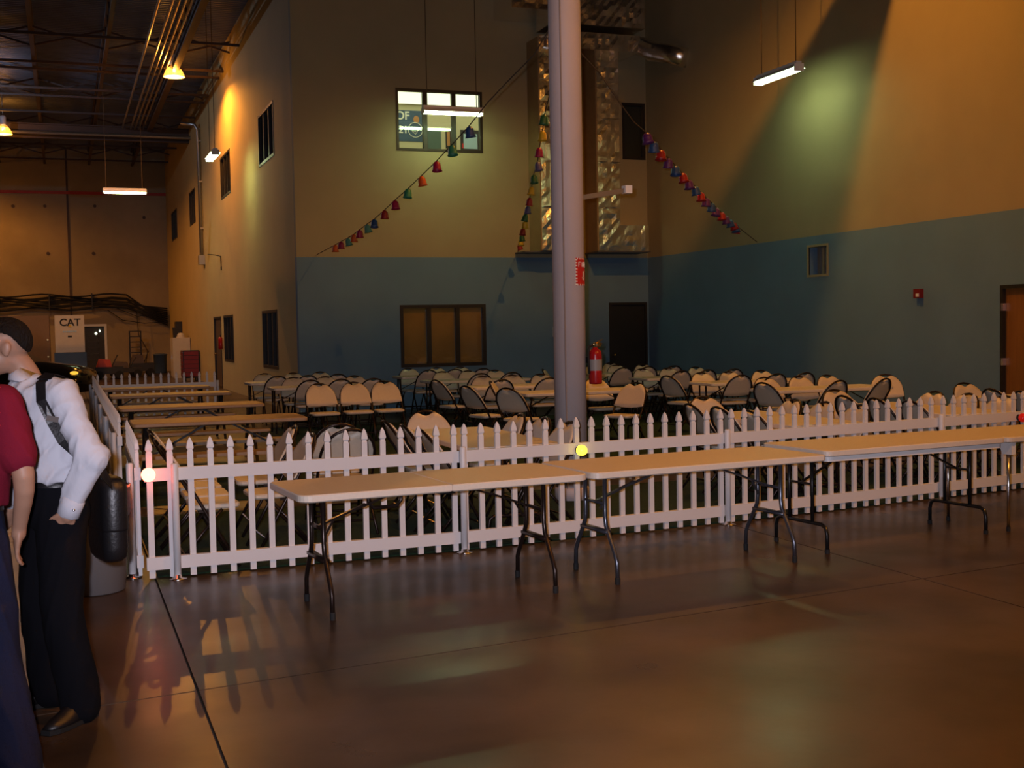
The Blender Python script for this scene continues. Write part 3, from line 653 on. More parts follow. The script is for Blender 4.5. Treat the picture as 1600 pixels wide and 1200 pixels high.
def make_chair():
    r = thing('folding_chair', 'x', 'chair')
    yz = lambda z: -.24+.558*z
    # backrest panel: arched top with a hand notch, slightly dished
    nx, nz, hw = 24, 5, .229; F_, B_ = [], []
    def top(x):
        t = min(1, abs(x)/hw); z = .60+.266*math.sin(math.acos(t))**.85
        return z - (.024*(1+math.cos(PI*x/.105)) if abs(x) < .105 else 0)
    def bot(x): return .545+.02*(1-(x/hw)**2)*-1+.015
    V = []
    for side in (-1, 1):
        for k in range(nz+1):
            for i in range(nx+1):
                x = -hw+2*hw*i/nx; z = bot(x)+(max(top(x), bot(x)+.03)-bot(x))*k/nz
                V.append((x, yz(z)+.010*(1-(x/hw)**2) - .026 + (.0 if side < 0 else .018), z))
    w = nx+1; o2 = w*(nz+1); Fc = []
    for k in range(nz):
        for i in range(nx):
            q = k*w+i; Fc.append((q, q+1, q+w+1, q+w)); Fc.append((o2+q, o2+q+w, o2+q+w+1, o2+q+1))
    for i in range(nx): Fc.append((i, o2+i, o2+i+1, i+1)); q = nz*w+i; Fc.append((q, q+1, o2+q+1, o2+q))
    for k in range(nz): Fc.append((k*w, (k+1)*w, o2+(k+1)*w, o2+k*w)); q = k*w+nx; Fc.append((q, o2+q, o2+q+w, q+w))
    MB().add(V, Fc).build('backrest', M['plast'], r, True)
    # seat
    P = rrect(.205, .165, .06, 4); P = [(x, y - .095) for x, y in P]
    MB().rings([[(x*.94, -.095+(y+.095)*.94, .418) for x, y in P], [(x, y, .43) for x, y in P], [(x, y, .448) for x, y in P], [(x*.95, -.095+(y+.095)*.95, .456) for x, y in P]]).build('seat', M['plast'], r)
    # main frame: front legs that run up and arch over the backrest
    pts = [(-.225, yz(.012), .012), (-.225, yz(.3), .3), (-.225, yz(.6), .6)]
    for i in range(1, 12):
        an = PI*i/12; x = -.225*math.cos(an); z = .6+.262*math.sin(an)**.85; pts.append((x, yz(z)+.012, z))
    pts += [(.225, yz(.6), .6), (.225, yz(.3), .3), (.225, yz(.012), .012)]
    MB().tube(pts, .0125, 7).build('front_frame', M['bronze'], r, True)
    for s in (-1, 1):
        MB().tube([(s*.2, -.13, .42), (s*.205, .03, .235), (s*.21, .22, .012)], .0115, 7).build('rear_leg', M['bronze'], r, True)
        MB().b2((s*.222-.008, yz(.44)-.06, .405), (s*.222+.008, yz(.44)+.03, .425)).build('seat_bracket', M['bronze'], r)
    MB().tube([(-.22, yz(.13), .13), (.22, yz(.13), .13)], .009, 6).build('stretcher', M['bronze'], r); MB().tube([(-.205, .13, .12), (.205, .13, .12)], .009, 6).build('stretcher', M['bronze'], r)
    return r
ch0 = make_chair(); CT = tree_of(ch0); first = [True]
def chair(x, y, face, label, group=None, off=.24):
    """x, y: plan position of the top of the backrest; face: f to the fence, b to the back wall, l/r sideways, or degrees"""
    th = {'f': 0, 'b': 180, 'l': 90, 'r': -90}.get(face, face); th += random.uniform(-2.5, 2.5); a = math.radians(th)
    ox, oy = x + math.sin(a)*off, y - math.cos(a)*off
    if first[0]:
        first[0] = False; ch0.location = (ox, oy, .0125); ch0.rotation_euler = (0, 0, a); ch0['label'] = label
        if group: ch0['group'] = group
    else: copy_tree(ch0, (ox, oy, .0125), a, label, group, CT)
def row(pts, face, label, group=None, same=True):
    for q in pts: chair(q[0], q[1], q[2] if len(q) > 2 else face, label, (group or label) if len(pts) > 1 else None)
BC = 'beige folding chair '
def row(pts, face, tail, names=None):
    n = len(pts); names = names or {3: ('yellow-wall end', 'middle', 'side-wall end'), 2: ('yellow-wall end', 'side-wall end')}[n]
    for q, nm in zip(pts, names): chair(q[0], q[1], face, 'beige folding chair, %s, %s' % (nm, tail))
TBL = ['table nearest the tan-blind window', 'second table from the tan-blind window', 'third table from the tan-blind window', 'fourth table from the tan-blind window']
TDR = ['table nearest the black door', 'second table from the black door', 'third table from the black door', 'fourth table from the black door']
row([(3.46, 22.68), (3.98, 22.62), (4.5, 22.66)], 'f', 'wall side of rearmost table by yellow corner')
row([(3.47, 21.22), (3.98, 21.12), (4.55, 21.3)], 'b', 'fence side of rearmost table by yellow corner')
row([(3.6, 20.42), (4.12, 20.32), (4.62, 20.3)], 'f', 'wall side of second table by yellow corner')
row([(3.64, 19.12), (4.12, 19.07), (4.62, 18.95)], 'b', 'fence side of second table by yellow corner')
row([(3.5, 17.74), (4.03, 17.8), (4.52, 17.88)], 'f', 'of the table-less row facing the picnic tables')
row([(6.36, 23.2), (6.93, 23.2), (7.42, 23.15)], 'f', 'wall side of '+TBL[0])
row([(6.4, 21.9), (6.93, 21.93), (7.46, 21.84)], 'b', 'fence side of '+TBL[0])
row([(6.34, 20.85), (6.84, 20.9), (7.33, 20.82)], 'f', 'wall side of '+TBL[1])
row([(6.62, 19.5), (7.2, 19.55)], 'b', 'fence side of '+TBL[1])
row([(6.25, 18.36), (6.78, 18.42), (7.28, 18.44)], 'f', 'wall side of '+TBL[2])
row([(6.09, 16.98), (6.87, 17.03)], 'b', 'fence side of '+TBL[2])
chair(5.27, 17.7, 108, BC+'turned askew at the end of the third table from the tan-blind window')
chair(5.05, 15.55, 106, BC+'turned askew at the end of the fourth table from the tan-blind window')
chair(5.78, 16.6, 60, BC+'turned sideways, wall side of the fourth table from the tan-blind window')
chair(5.3, 14.62, 124, BC+'askew at the fence side of the fourth table from the tan-blind window')
chair(7.2, 14.75, -62, BC+'turned towards the column at the fence side of the fourth table')
chair(7.3, 16.35, 'f', BC+'facing the column from the wall side of the fourth table')
chair(8.15, 20.5, 60, BC+'alone in the aisle between the window tables and door tables')
row([(9.75, 22.6), (10.52, 22.75)], 'f', 'of the short row closest to the black door')
row([(9.5, 21.45), (10.02, 21.4), (10.58, 21.38)], 'f', 'wall side of '+TDR[0])
row([(9.56, 20.07), (10.08, 20.12), (10.6, 20.1)], 'b', 'fence side of '+TDR[0])
row([(9.5, 19.22), (10.0, 19.2), (10.58, 19.25)], 'f', 'wall side of '+TDR[1])
row([(9.6, 17.92), (10.1, 17.95), (10.6, 17.94)], 'b', 'fence side of '+TDR[1])
row([(9.45, 17.02), (9.93, 17.0), (10.56, 17.05)], 'f', 'wall side of '+TDR[2])
row([(9.42, 15.74), (10.06, 15.78), (10.58, 15.8)], 'b', 'fence side of '+TDR[2])
chair(8.5, 16.35, 106, BC+'turned askew at the end of the third table from the black door')
row([(9.26, 14.86), (9.78, 14.8), (10.28, 14.84)], 'f', 'wall side of '+TDR[3])
chair(11.0, 14.45, -25, BC+'at the side-wall end of the fourth table from the black door')
chair(8.45, 13.6, 106, BC+'turned askew, column end of the fourth table from the black door')
chair(9.5, 13.42, 190, BC+'nearly straight, fence side of the fourth table from the black door')
chair(10.25, 13.46, 198, BC+'turned well askew, fence side of the fourth table from the black door')
YN = ('back-wall end', 'middle', 'fence end')
def end_table(hx, hy, left, right, where):
    chair(hx, hy, 'f', BC+'at the head of the end-on table %s' % where)
    row(left, 'l', 'yellow-wall side of end-on table %s' % where, YN if len(left) == 3 else ('back-wall end', 'fence end'))
    if right: row(right, 'r', 'side-wall side of end-on table %s' % where, YN)
end_table(3.2, 11.1, [(2.56, 10.12), (2.58, 9.6), (2.58, 9.08)], [(3.82, 10.17), (3.85, 9.66), (3.86, 9.14)], 'before the column')
end_table(6.36, 11.42, [(5.7, 10.5), (5.7, 9.96), (5.7, 9.4)], [(6.88, 10.48), (6.88, 9.95), (6.9, 9.42)], 'first past the column')
end_table(8.17, 11.65, [(7.6, 10.68), (7.6, 10.15), (7.61, 9.63)], [(8.79, 10.7), (8.79, 10.18), (8.79, 9.66)], 'second past the column')
end_table(10.2, 11.9, [(9.58, 10.75), (9.5, 10.2)], [], 'third past the column')
row([(.64, 10.3), (.62, 9.8), (.62, 9.29), (.62, 8.78)], 'l', 'in the row backed against the side fence', ('picnic-table end', 'second from picnic tables', 'third from picnic tables', 'red-beacon end'))
row([(1.76, 10.0), (1.74, 9.15)], 'r', 'of the pair facing the side fence row', ('picnic-table end', 'front-fence end'))
row([(2.1, 9.42), (2.14, 10.0)], 'b', 'of the tandem pair with backs to the fence', ('nearer the fence', 'farther from the fence'))

# ================================================================== folding picnic tables
def picnic():
    r = thing('picnic_table', 'x', 'picnic table')
    leaf(-.88, .88, .04, .04, .37, 'table_top', M['wood'], r, .70, .74)
    for s in (-1, 1):
        leafb = MB().rings([[(x*k, y*k+s*.68, z) for x, y in rrect(.88, .125, .04)] for k, z in ((.985, .415), (1, .423), (1, .445), (.99, .45))]); leafb.build('bench', M['wood'], r)
    for x in (-.74, .74):
        f = MB()
        for s in (-1, 1): f.bar((x, s*.12, .70), (x, s*.55, .012), .035, .035, (1, 0, 0))
        f.bar((x, -.78, .40), (x, .78, .40), .03, .035); f.build('leg_frame', M['brackt'], r)
        T = [(-.16, .70), (.16, .70), (.05, .55), (-.05, .55)]; MB().rings([[(x-.03, y, z) for y, z in T], [(x+.03, y, z) for y, z in T]]).build('end_bracket', M['brackt'], r)
    for s in (-1, 1): MB().bar((s*.12, 0, .69), (s*.72, 0, .36), .025, .02).build('brace', M['brackt'], r)
    return r
pp = picnic(); PT = tree_of(pp)
for i, (x, y, lb) in enumerate([(1.5, 13.05, 'nearest the chairs along the side fence'), (1.5, 15.95, 'second from the chairs along the side fence'), (1.5, 19.15, 'third from the chairs along the side fence'), (1.45, 21.6, 'up against the far picket fence')]):
    l = 'brown folding picnic table with two benches, ' + lb; z = .0125 if y < 14 else .001
    if i == 0: pp.location = (x, y, z); pp['label'] = l
    else: copy_tree(pp, (x, y, z), 0, l, None, PT)

# ================================================================== waste bin
bn = thing('waste_bin', 'round grey waste bin with a maroon liner beside the fence corner', 'bin', (.13, 8.28, 0))
MB().lathe([(.19, .002), (.2, .01), (.235, .6), (.235, .66), (.225, .66), (.22, .6), (.18, .02)], 24).build('bin_body', M['binplast'], bn, True)
MB().lathe([(.21, .45), (.243, .5), (.247, .66), (.25, .685), (.235, .69), (.225, .66), (.2, .4)], 28, cap=False).build('liner', M['liner'], bn, True)

# ================================================================== far bay
car = thing('car', 'black car parked beyond the side fence in the long bay', 'car', (-1.5, 33.0, 0), math.radians(-12))
def car_ring(x, hw, z0, z1, tuck):
    return [(x, -hw, z0), (x, -hw, (z0+z1)/2), (x, -hw*tuck, z1), (x, 0, z1+.03), (x, hw*tuck, z1), (x, hw, (z0+z1)/2), (x, hw, z0), (x, 0, z0-.02)]
R = [car_ring(*q) for q in ((2.25, .55, .35, .62, .9), (2.15, .74, .25, .74, .88), (1.9, .86, .22, .84, .86), (1.0, .9, .2, .98, .86), (.75, .9, .2, 1.0, .86), (-1.5, .9, .2, 1.02, .86), (-2.1, .86, .22, 1.0, .86), (-2.35, .76, .3, .9, .86), (-2.4, .66, .36, .8, .9))]
MB().rings(R).build('body', M['carpaint'], car, True)
G = [[(x, -h, .98), (x2, -h2, z), (x2, h2, z), (x, h, .98)] for x, h, x2, h2, z in ((.95, .78, .94, .77, .985), (.5, .78, .2, .62, 1.38), (-.9, .78, -.75, .6, 1.42), (-1.7, .78, -1.68, .74, 1.02))]
MB().rings(G).build('cabin', M['carglass'], car)
MB().rings([[(.22, -.6, 1.385), (.22, .6, 1.385), (.22, .6, 1.40), (.22, -.6, 1.40)], [(-.3, -.62, 1.42), (-.3, .62, 1.42), (-.3, .62, 1.45), (-.3, -.62, 1.45)], [(-.8, -.6, 1.41), (-.8, .6, 1.41), (-.8, .6, 1.44), (-.8, -.6, 1.44)]]).build('roof', M['carpaint'], car)
for x in (1.4, -1.45):
    for s in (-1, 1):
        wl = MB().lathe([(.2, -.1), (.31, -.1), (.32, -.08), (.32, .08), (.31, .1), (.2, .1)], 20, (x, s*.8, .322), axis='y').build('wheel', M['rubber'], car, True)
        MB().lathe([(.19, -.095), (.19, .095)], 16, (x, s*.81, .322), axis='y').build('hubcap', M['chrome'], wl)
for s in (-1, 1):
    MB().ell((2.08, s*.58, .68), (.13, .15, .07)).build('headlight', M['carglass'], car, True); MB().ell((1.93, s*.8, .72), (.1, .06, .045)).build('turn_signal', M['amber'], car, True)
MB().b2((2.18, -.4, .45), (2.26, .4, .6)).build('grille', M['black'], car)

def far_box(name, label, cat, x0, y0, x1, y1, Y, depth, m, zfloor=True):
    a, b = on_y(x0, y0, Y), on_y(x1, y1, Y); r = thing(name, label, cat, ((a.x+b.x)/2, Y, 0 if zfloor else b.z))
    return r, abs(b.x-a.x), a.z, b.z
# white equipment cabinet with lettering
Yc = 46.0; a, b = on_y(85, 493, Yc), on_y(133, 550, Yc); wd = b.x-a.x
eq = thing('equipment_cabinet', 'white panel cabinet with black lettering on a dark blue base', 'cabinet', ((a.x+b.x)/2, Yc, 0))
MB().b2((-wd/2, 0, b.z), (wd/2, .9, a.z)).build('panel', M['cabinet'], eq)
MB().b2((-wd/2-.05, -.05, .001), (wd/2+.05, .95, b.z-.01)).build('base', M['bluebin'], eq)
text_mesh('lettering', 'CAT', .36, M['ink'], eq, (0.02, -.006, a.z-.26), (PI/2, 0, 0)); MB().add([(-.07, -.008, a.z-.42), (.09, -.008, a.z-.42), (.01, -.008, a.z-.32)], [(0, 1, 2)]).build('triangle_mark', M['yelmark'], eq)
for k in range(7): MB().b2((-.23+k*.068, -.008, a.z-.6), (-.18+k*.068, 0, a.z-.545)).build('lettering_block', M['bluemark'], eq)
MB().b2((-.07, -.008, a.z-.78), (.07, 0, a.z-.72)).build('small_label', M['ink'], eq)
for k in (-.15, .1, .2): MB().box((k*wd, -.06, .55), (.12, .02, .04)).build('glint_block', M['chrome'], eq)  # small bright blocks stand in for glints on the dark base
tr = thing('trailer', 'brown box trailer standing beside the white cabinet', 'trailer', (-2.4, 46.3, 0))
MB().b2((-1.95, -.3, .7), (1.95, 2.2, 2.35)).build('box_body', mat('brown_trailer_paint', (.22, .13, .06), .5, var=.1, vscale=2), tr)
MB().b2((-1.95, -.33, .62), (1.95, 2.2, .7)).build('chassis_rail', M['steel'], tr)
for x in (-.9, .9):
    for y in (0, 1.9): MB().lathe([(.31, -.12), (.32, .12)], 16, (x, y, .321), axis='y').build('wheel', M['rubber'], tr)
for x, z in ((1.88, .9), (1.88, 1.5), (.5, 2.1), (1.0, 1.25)): MB().box((x, -.32, z), (.05, .03, .05)).build('marker_lamp', M['brass'], tr)
def ladder(x0, y0, x1, y1, Y, n, label):
    a, b = on_y(x0, y0, Y), on_y(x1, y1, Y); wd = b.x-a.x
    r = thing('wall_rack', label, 'rack', ((a.x+b.x)/2, Y, 0))
    for s in (-1, 1): MB().b2((s*wd/2-.03, -.03, .001), (s*wd/2+.03, .03, a.z)).build('upright', M['rackmetal'], r)
    for k in range(n): z = a.z-.02-(a.z-.4)*k/(n-1)*.98; MB().b2((-wd/2, -.12, z-.025), (wd/2, .1, z+.02)).build('rung', M['rackmetal'], r)
ladder(137, 514, 155, 566, 50, 7, 'black ladder rack standing before the white framed doorway'); ladder(202, 517, 221, 563, 54, 7, 'black ladder rack standing against the far wall')
bb = on_y(256, 553, 52.5); tag(MB().lathe([(.24, .001), (.25, .02), (.27, bb.z-.05), (.29, bb.z-.04), (.29, bb.z), (.2, bb.z+.02)], 16, (bb.x-.15, 52.5, 0)).build('barrel', M['bluebin'], None, True), 'blue barrel standing by the corner of the far wall', 'barrel')
rng = random.Random(3)
# clutter along the far wall: dark machines
for i, (px, w_, h_, lb) in enumerate(((170, 1.0, .75, 'dark lawn machine with a red hood near the far wall'), (198, 1.2, .62, 'low dark machine between the red-hooded one and the blue barrel'), (226, .9, .85, 'dark pallet of parts nearest the blue barrel'))):
    q = on_y(px, 590, 48); r = thing('machine', lb, 'machine', (q.x, 47.5+1.1*i, 0))
    MB().rings([[(x*w_/2, y*.35, z) for x, y in ((-1, -1), (1, -1), (1, 1), (-1, 1))] for x_, z in ((0, .2), (0, h_*.6))]).build('machine_body', M['rackmetal'], r)
    MB().rings([[(-w_*.45, -.3, h_*.6), (w_*.1, -.3, h_*.6), (w_*.1, .3, h_*.6), (-w_*.45, .3, h_*.6)], [(-w_*.35, -.25, h_), (w_*.05, -.25, h_*.95), (w_*.05, .25, h_*.95), (-w_*.35, .25, h_)]]).build('hood', M['redpaint'] if i == 0 else M['steel'], r)
    for x in (-.35, .35):
        for y in (-.3, .3): MB().lathe([(.15, -.06), (.16, .06)], 12, (x*w_, y, .161), axis='y').build('wheel', M['rubber'], r)
    MB().tube([(w_*.1, 0, h_*.6), (w_*.3, 0, h_+.1), (w_*.32, .15, h_+.12), (w_*.32, -.15, h_+.12)], .02, 6).build('steering_bar', M['rackmetal'], r)
# cabinets along the yellow wall
wc = thing('storage_cabinet', 'white steel storage cabinet against the yellow wall', 'cabinet', (XL-.32, 46.5, 0))
MB().b2((-.3, -.55, .001), (.3, .55, 1.48)).build('cabinet_body', M['cabinet'], wc)
for s in (-1, 1):
    dd = MB().b2((-.32, s*.275-.265, .05), (-.3, s*.275+.265, 1.44)).build('cabinet_door', M['cabinet'], wc); MB().b2((-.335, s*.05-.012, .7), (-.32, s*.05+.012, .85)).build('handle', M['chrome'], dd)
MB().b2((-.28, -.553, .1), (.28, -.55, 1.4)).build('end_panel', M['cabinet'], wc)
for nm, x, y, dz, m, lb in (('storage_bin', -.1, .2, .34, 'rackmetal', 'dark box standing on the white storage cabinet'), ('helmet', .0, -.25, .2, 'cabinet', 'pale helmet resting on the white storage cabinet')):
    mb = MB()
    if nm == 'helmet': mb.lathe([(.17, 0), (.16, .03), (.14, .03), (.13, .1), (.09, .16), (.02, .18)], 14, (XL-.32+x, 46.5+y, 1.481))
    else: mb.rings([[(XL-.42+sx*.14, 46.7+sy*.2, z) for sx, sy in ((-k, -k), (k, -k), (k, k), (-k, k))] for k, z in ((.9, 1.482), (1, 1.8), (1.05, 1.8), (1.05, 1.86))])
    tag(mb.build(nm, M[m]), lb, nm.replace('_', ' ').split()[-1])
sb = thing('storage_box', 'dark wall box above the white storage cabinet', 'box', (XL-.12, 49.4, 0)); MB().b2((-.12, -.3, 1.55), (.12, .3, 2.1)).build('box_body', M['rackmetal'], sb); MB().b2((-.13, -.26, 1.6), (-.12, .26, 2.05)).build('box_door', M['steel'], sb)
tc = thing('tool_chest', 'red tool chest with drawers beside the white storage cabinet', 'tool chest', (XL-.3, 43.2, 0))
MB().b2((-.27, -.42, .1), (.27, .42, 1.05)).build('chest_body', M['black'], tc)
for k in range(6):
    z = .16+k*.145; dr = MB().b2((-.285, -.4, z), (-.27, .4, z+.13)).build('drawer', M['alarmred'], tc); MB().b2((-.295, -.35, z+.1), (-.285, .35, z+.115)).build('handle', M['chrome'], dr)
    MB().b2((-.24, -.43, z), (.24, -.42, z+.13)).build('side_panel', M['alarmred'], tc)
for x in (-.2, .2):
    for y in (-.35, .35): MB().lathe([(.05, -.02), (.05, .02)], 10, (x, y, .051), axis='x').build('castor', M['rubber'], tc)
fe = thing('fire_extinguisher', 'small red fire extinguisher on the yellow wall by the brown door', 'fire extinguisher', (XL-.075, 36.3, 1.15))
MB().lathe([(.05, 0), (.06, .02), (.06, .33), (.02, .38)], 12).build('cylinder', M['red'], fe, True); MB().box((0, 0, .4), (.03, .1, .04)).build('valve', M['black'], fe)
# conduit with switch box and a hose bib on the yellow wall
cp = thing('wall_conduit', 'vertical pipe with a switch box running down the yellow wall', 'pipe', (XL-.08, 40.6, 0))
MB().tube([(0, 0, 4.1), (0, 0, 8.2), (-.1, 0, 8.35), (-.5, .2, 8.4)], .06, 10).build('pipe', M['conduit'], cp, True); MB().b2((-.1, -.2, 3.85), (.08, .2, 4.15)).build('switch_box', M['conduit'], cp)
for z in (5, 6.5, 7.8): MB().b2((-.02, -.1, z), (.08, .1, z+.05)).build('clamp', M['conduit'], cp)
hb = thing('wall_hook', 'thin bent rod on the yellow wall', 'hook', (XL, 36.3, 0)); MB().tube([(-.01, -.2, 3.5), (-.02, -.2, 3.85), (-.15, 0, 3.9), (-.3, .5, 3.95)], .015, 6).build('rod', M['rackmetal'], hb)
MB().b2((-.03, -.25, 3.45), (0, -.15, 3.55)).build('wall_plate', M['rackmetal'], hb)
# black cable bundle hung along the far wall
cbun = thing('cable_bundle', 'thick bundle of black cables hung along the far wall', 'cables', (0, YF-.25, 0))
for k in range(9):
    P = []
    for i in range(24):
        t = i/23; x = -6+t*8.0; z = 3.12+.10*(k % 3)-.18*(k//3)+.06*math.sin(x*2.3+k*1.7)
        P.append((x, -.05*(k % 4), z))
    P += [(2.6, -.05, P[-1][2]-.05), (3.4, 0, 2.82-.05*k), (XL-.1, .0, 2.72-.09*k)]
    MB().tube(P, .035, 6).build('cable', M['rubber'], cbun, True)
for i, q in enumerate(([(1.8, 0, 2.7), (2.4, 0, 2.25), (3.3, 0, 2.1), (XL-.1, 0, 2.15)], [(3.0, 0, 2.6), (3.05, 0, 1.6), (3.4, 0, .9), (3.3, 0, .3)], [(2.2, 0, 2.75), (3.0, 0, 2.4), (3.6, 0, 2.45), (XL-.1, 0, 2.5)])): MB().tube(q, .018, 5).build('loose_cable', M['rubber'], cbun, True)
for x in (-4.5, -2.5, -.5, 1.2): MB().b2((x-.02, -.2, 2.7), (x+.02, .24, 3.4)).build('hanger', M['rackmetal'], cbun)
# ================================================================== people
from mathutils import noise as mnoise
def crease(o, amp, sc, lo=-1e9):      # cloth folds: ridged noise pushed along the normals
    me = o.data; nn = [v.normal.copy() for v in me.vertices]
    for v, n_ in zip(me.vertices, nn):
        p = Vector((v.co.x*sc[0], v.co.y*sc[1], v.co.z*sc[2])); p.z += 1.3*p.x+.9*p.y
        a = 1-abs(mnoise.noise(p)); b = 1-abs(mnoise.noise(p*1.9+Vector((7, 3, 1))))
        v.co += n_*(amp*(a**5-.35)+.45*amp*(b**5-.35))
    me.update()
def organic(name, mb, m, parent, voxel=.008, it=6, fac=.5):
    me = mb.mesh(name, m); o = ob(name, me)
    r = o.modifiers.new('r', 'REMESH'); r.mode = 'VOXEL'; r.voxel_size = voxel
    if it: s = o.modifiers.new('s', 'SMOOTH'); s.factor = fac; s.iterations = it
    bpy.context.view_layer.update()
    me2 = bpy.data.meshes.new_from_object(o.evaluated_get(bpy.context.evaluated_depsgraph_get()))
    bpy.data.objects.remove(o); bpy.data.meshes.remove(me); me2.name = name
    me2.materials.clear(); me2.materials.append(m)
    me2.polygons.foreach_set('use_smooth', [True]*len(me2.polygons)); me2.polygons.foreach_set('material_index', [0]*len(me2.polygons))
    return ob(name, me2, parent)
def ering(c, rx, ry, n=20, sq=1.0, tilt=0.):
    R = []
    for j in range(n):
        a = 2*PI*j/n; ca, sa = math.cos(a), math.sin(a)
        x = rx*math.copysign(abs(ca)**sq, ca); y = ry*math.copysign(abs(sa)**sq, sa)
        R.append((c[0]+x, c[1]+y, c[2]+tilt*y))
    return R
def limb(mb, pts, rad, n=14):
    # subdivide for a smooth bend
    P = [Vector(p) for p in pts]; Q, R = [], []
    for i in range(len(P)-1):
        for k in range(4):
            t = k/4; a = P[i-1] if i > 0 else P[i]*2-P[i+1]; b, c = P[i], P[i+1]; d = P[i+2] if i+2 < len(P) else P[i+1]*2-P[i]
            Q.append(.5*((2*b)+(c-a)*t+(2*a-5*b+4*c-d)*t*t+(3*b-a-3*c+d)*t**3)); R.append(rad[i]+(rad[i+1]-rad[i])*t)
    Q.append(P[-1]); R.append(rad[-1]); mb.tube(Q, R, n)
    mb.ell(P[0], rad[0], 12, 8); mb.ell(P[-1], rad[-1], 12, 8)
def hand(mb, w, d, side, curl=.5):
    """w wrist, d pointing direction, side: direction the thumb leaves towards"""
    w = Vector(w); d = Vector(d).normalized(); th = Vector(side); th = (th-d*th.dot(d)).normalized(); nrm = d.cross(th)
    R = Matrix((th, nrm, d)).transposed()
    mb.ell(w+d*.05, (.040, .016, .055), 12, 8, R); limb(mb, [w-d*.02, w+d*.03], [.026, .028])
    for k, (o, ln) in enumerate(((.030, .072), (.010, .08), (-.010, .076), (-.029, .06))):
        b = w+d*.088+th*o; m1 = b+d*ln*.45+nrm*ln*.12*curl; m2 = m1+d*ln*.3+nrm*ln*.3*curl; m3 = m2+d*ln*.2*(1-curl*.5)+nrm*ln*.25*curl
        mb.tube([b-d*.025, b, m1, m2, m3], [.0095, .0095, .009, .008, .006], 8)
    b = w+d*.03+th*.035; mb.tube([w+d*.015+th*.02, b, b+d*.03+th*.022+nrm*.01, b+d*.058+th*.026+nrm*.016], [.014, .013, .011, .008], 8)
def head(mb, c, H):
    T = lambda p: Vector(c)+H @ Vector(p)
    mb.ell(T((0, -.012, .032)), (.077, .098, .092), 18, 12, H); mb.ell(T((0, .022, -.035)), (.062, .075, .07), 16, 10, H); mb.ell(T((0, .05, -.085)), (.036, .035, .028), 12, 8, H)
    mb.ell(T((0, .07, .028)), (.06, .022, .03), 12, 8, H)
    mb.tube([T((0, .088, .022)), T((0, .104, -.005)), T((0, .112, -.026)), T((0, .092, -.036))], [.009, .012, .016, .012], 10)
    for s in (-1, 1):
        mb.ell(T((s*.014, .096, -.03)), (.011, .012, .009), 8, 6, H); mb.ell(T((s*.045, .065, -.015)), (.025, .022, .02), 10, 7, H)
        mb.ell(T((s*.079, -.008, -.002)), (.012, .02, .033), 10, 8, H @ Matrix.Rotation(s*.35, 3, 'Z'))
        mb.ell(T((s*.087, -.018, .008)), (.007, .016, .024), 10, 8, H)
    mb.ell(T((0, .088, -.058)), (.026, .012, .008), 10, 6, H); mb.ell(T((0, .086, -.07)), (.023, .012, .008), 10, 6, H)
def hair_cap(parent, c, H, m):
    nu, nv = 72, 44; V, Fc = [], []; keep = set()
    for i in range(nv+1):
        t = PI*i/nv
        for j in range(nu):
            a = 2*PI*j/nu; d = Vector((math.sin(t)*math.cos(a), math.sin(t)*math.sin(a), math.cos(t)))
            if d.y > .25: lim = .35+.35*(d.y-.25)
            elif d.y > -.15: lim = .35-(.25-d.y)/.4*.15
            else: lim = .2-(-.15-d.y)/.85*1.15
            k = 1.0+.012*math.sin(9*a+5*t)
            V.append(Vector(c)+H @ Vector((d.x*.0855*k, -.014+d.y*.108*k, .034+d.z*.102*k)))
            if d.z > lim: keep.add(i*nu+j)
    for i in range(nv):
        for j in range(nu):
            q = (i*nu+j, (i+1)*nu+j, (i+1)*nu+(j+1) % nu, i*nu+(j+1) % nu)
            if sum(x in keep for x in q) >= 3: Fc.append(q)
    cc = Vector(c)+H @ Vector((0, -.014, .034)); n0 = len(V); V2 = V+[cc+(p-cc)*.84 for p in V]; ed = {}
    for q in Fc:
        for a, b in zip(q, q[1:]+q[:1]): ed[(a, b)] = 1
    F2 = Fc+[tuple(i+n0 for i in reversed(q)) for q in Fc]+[(b, a, a+n0, b+n0) for (a, b) in ed if (b, a) not in ed]
    organic('hair', MB().add(V2, F2), m, parent, .005, 20)
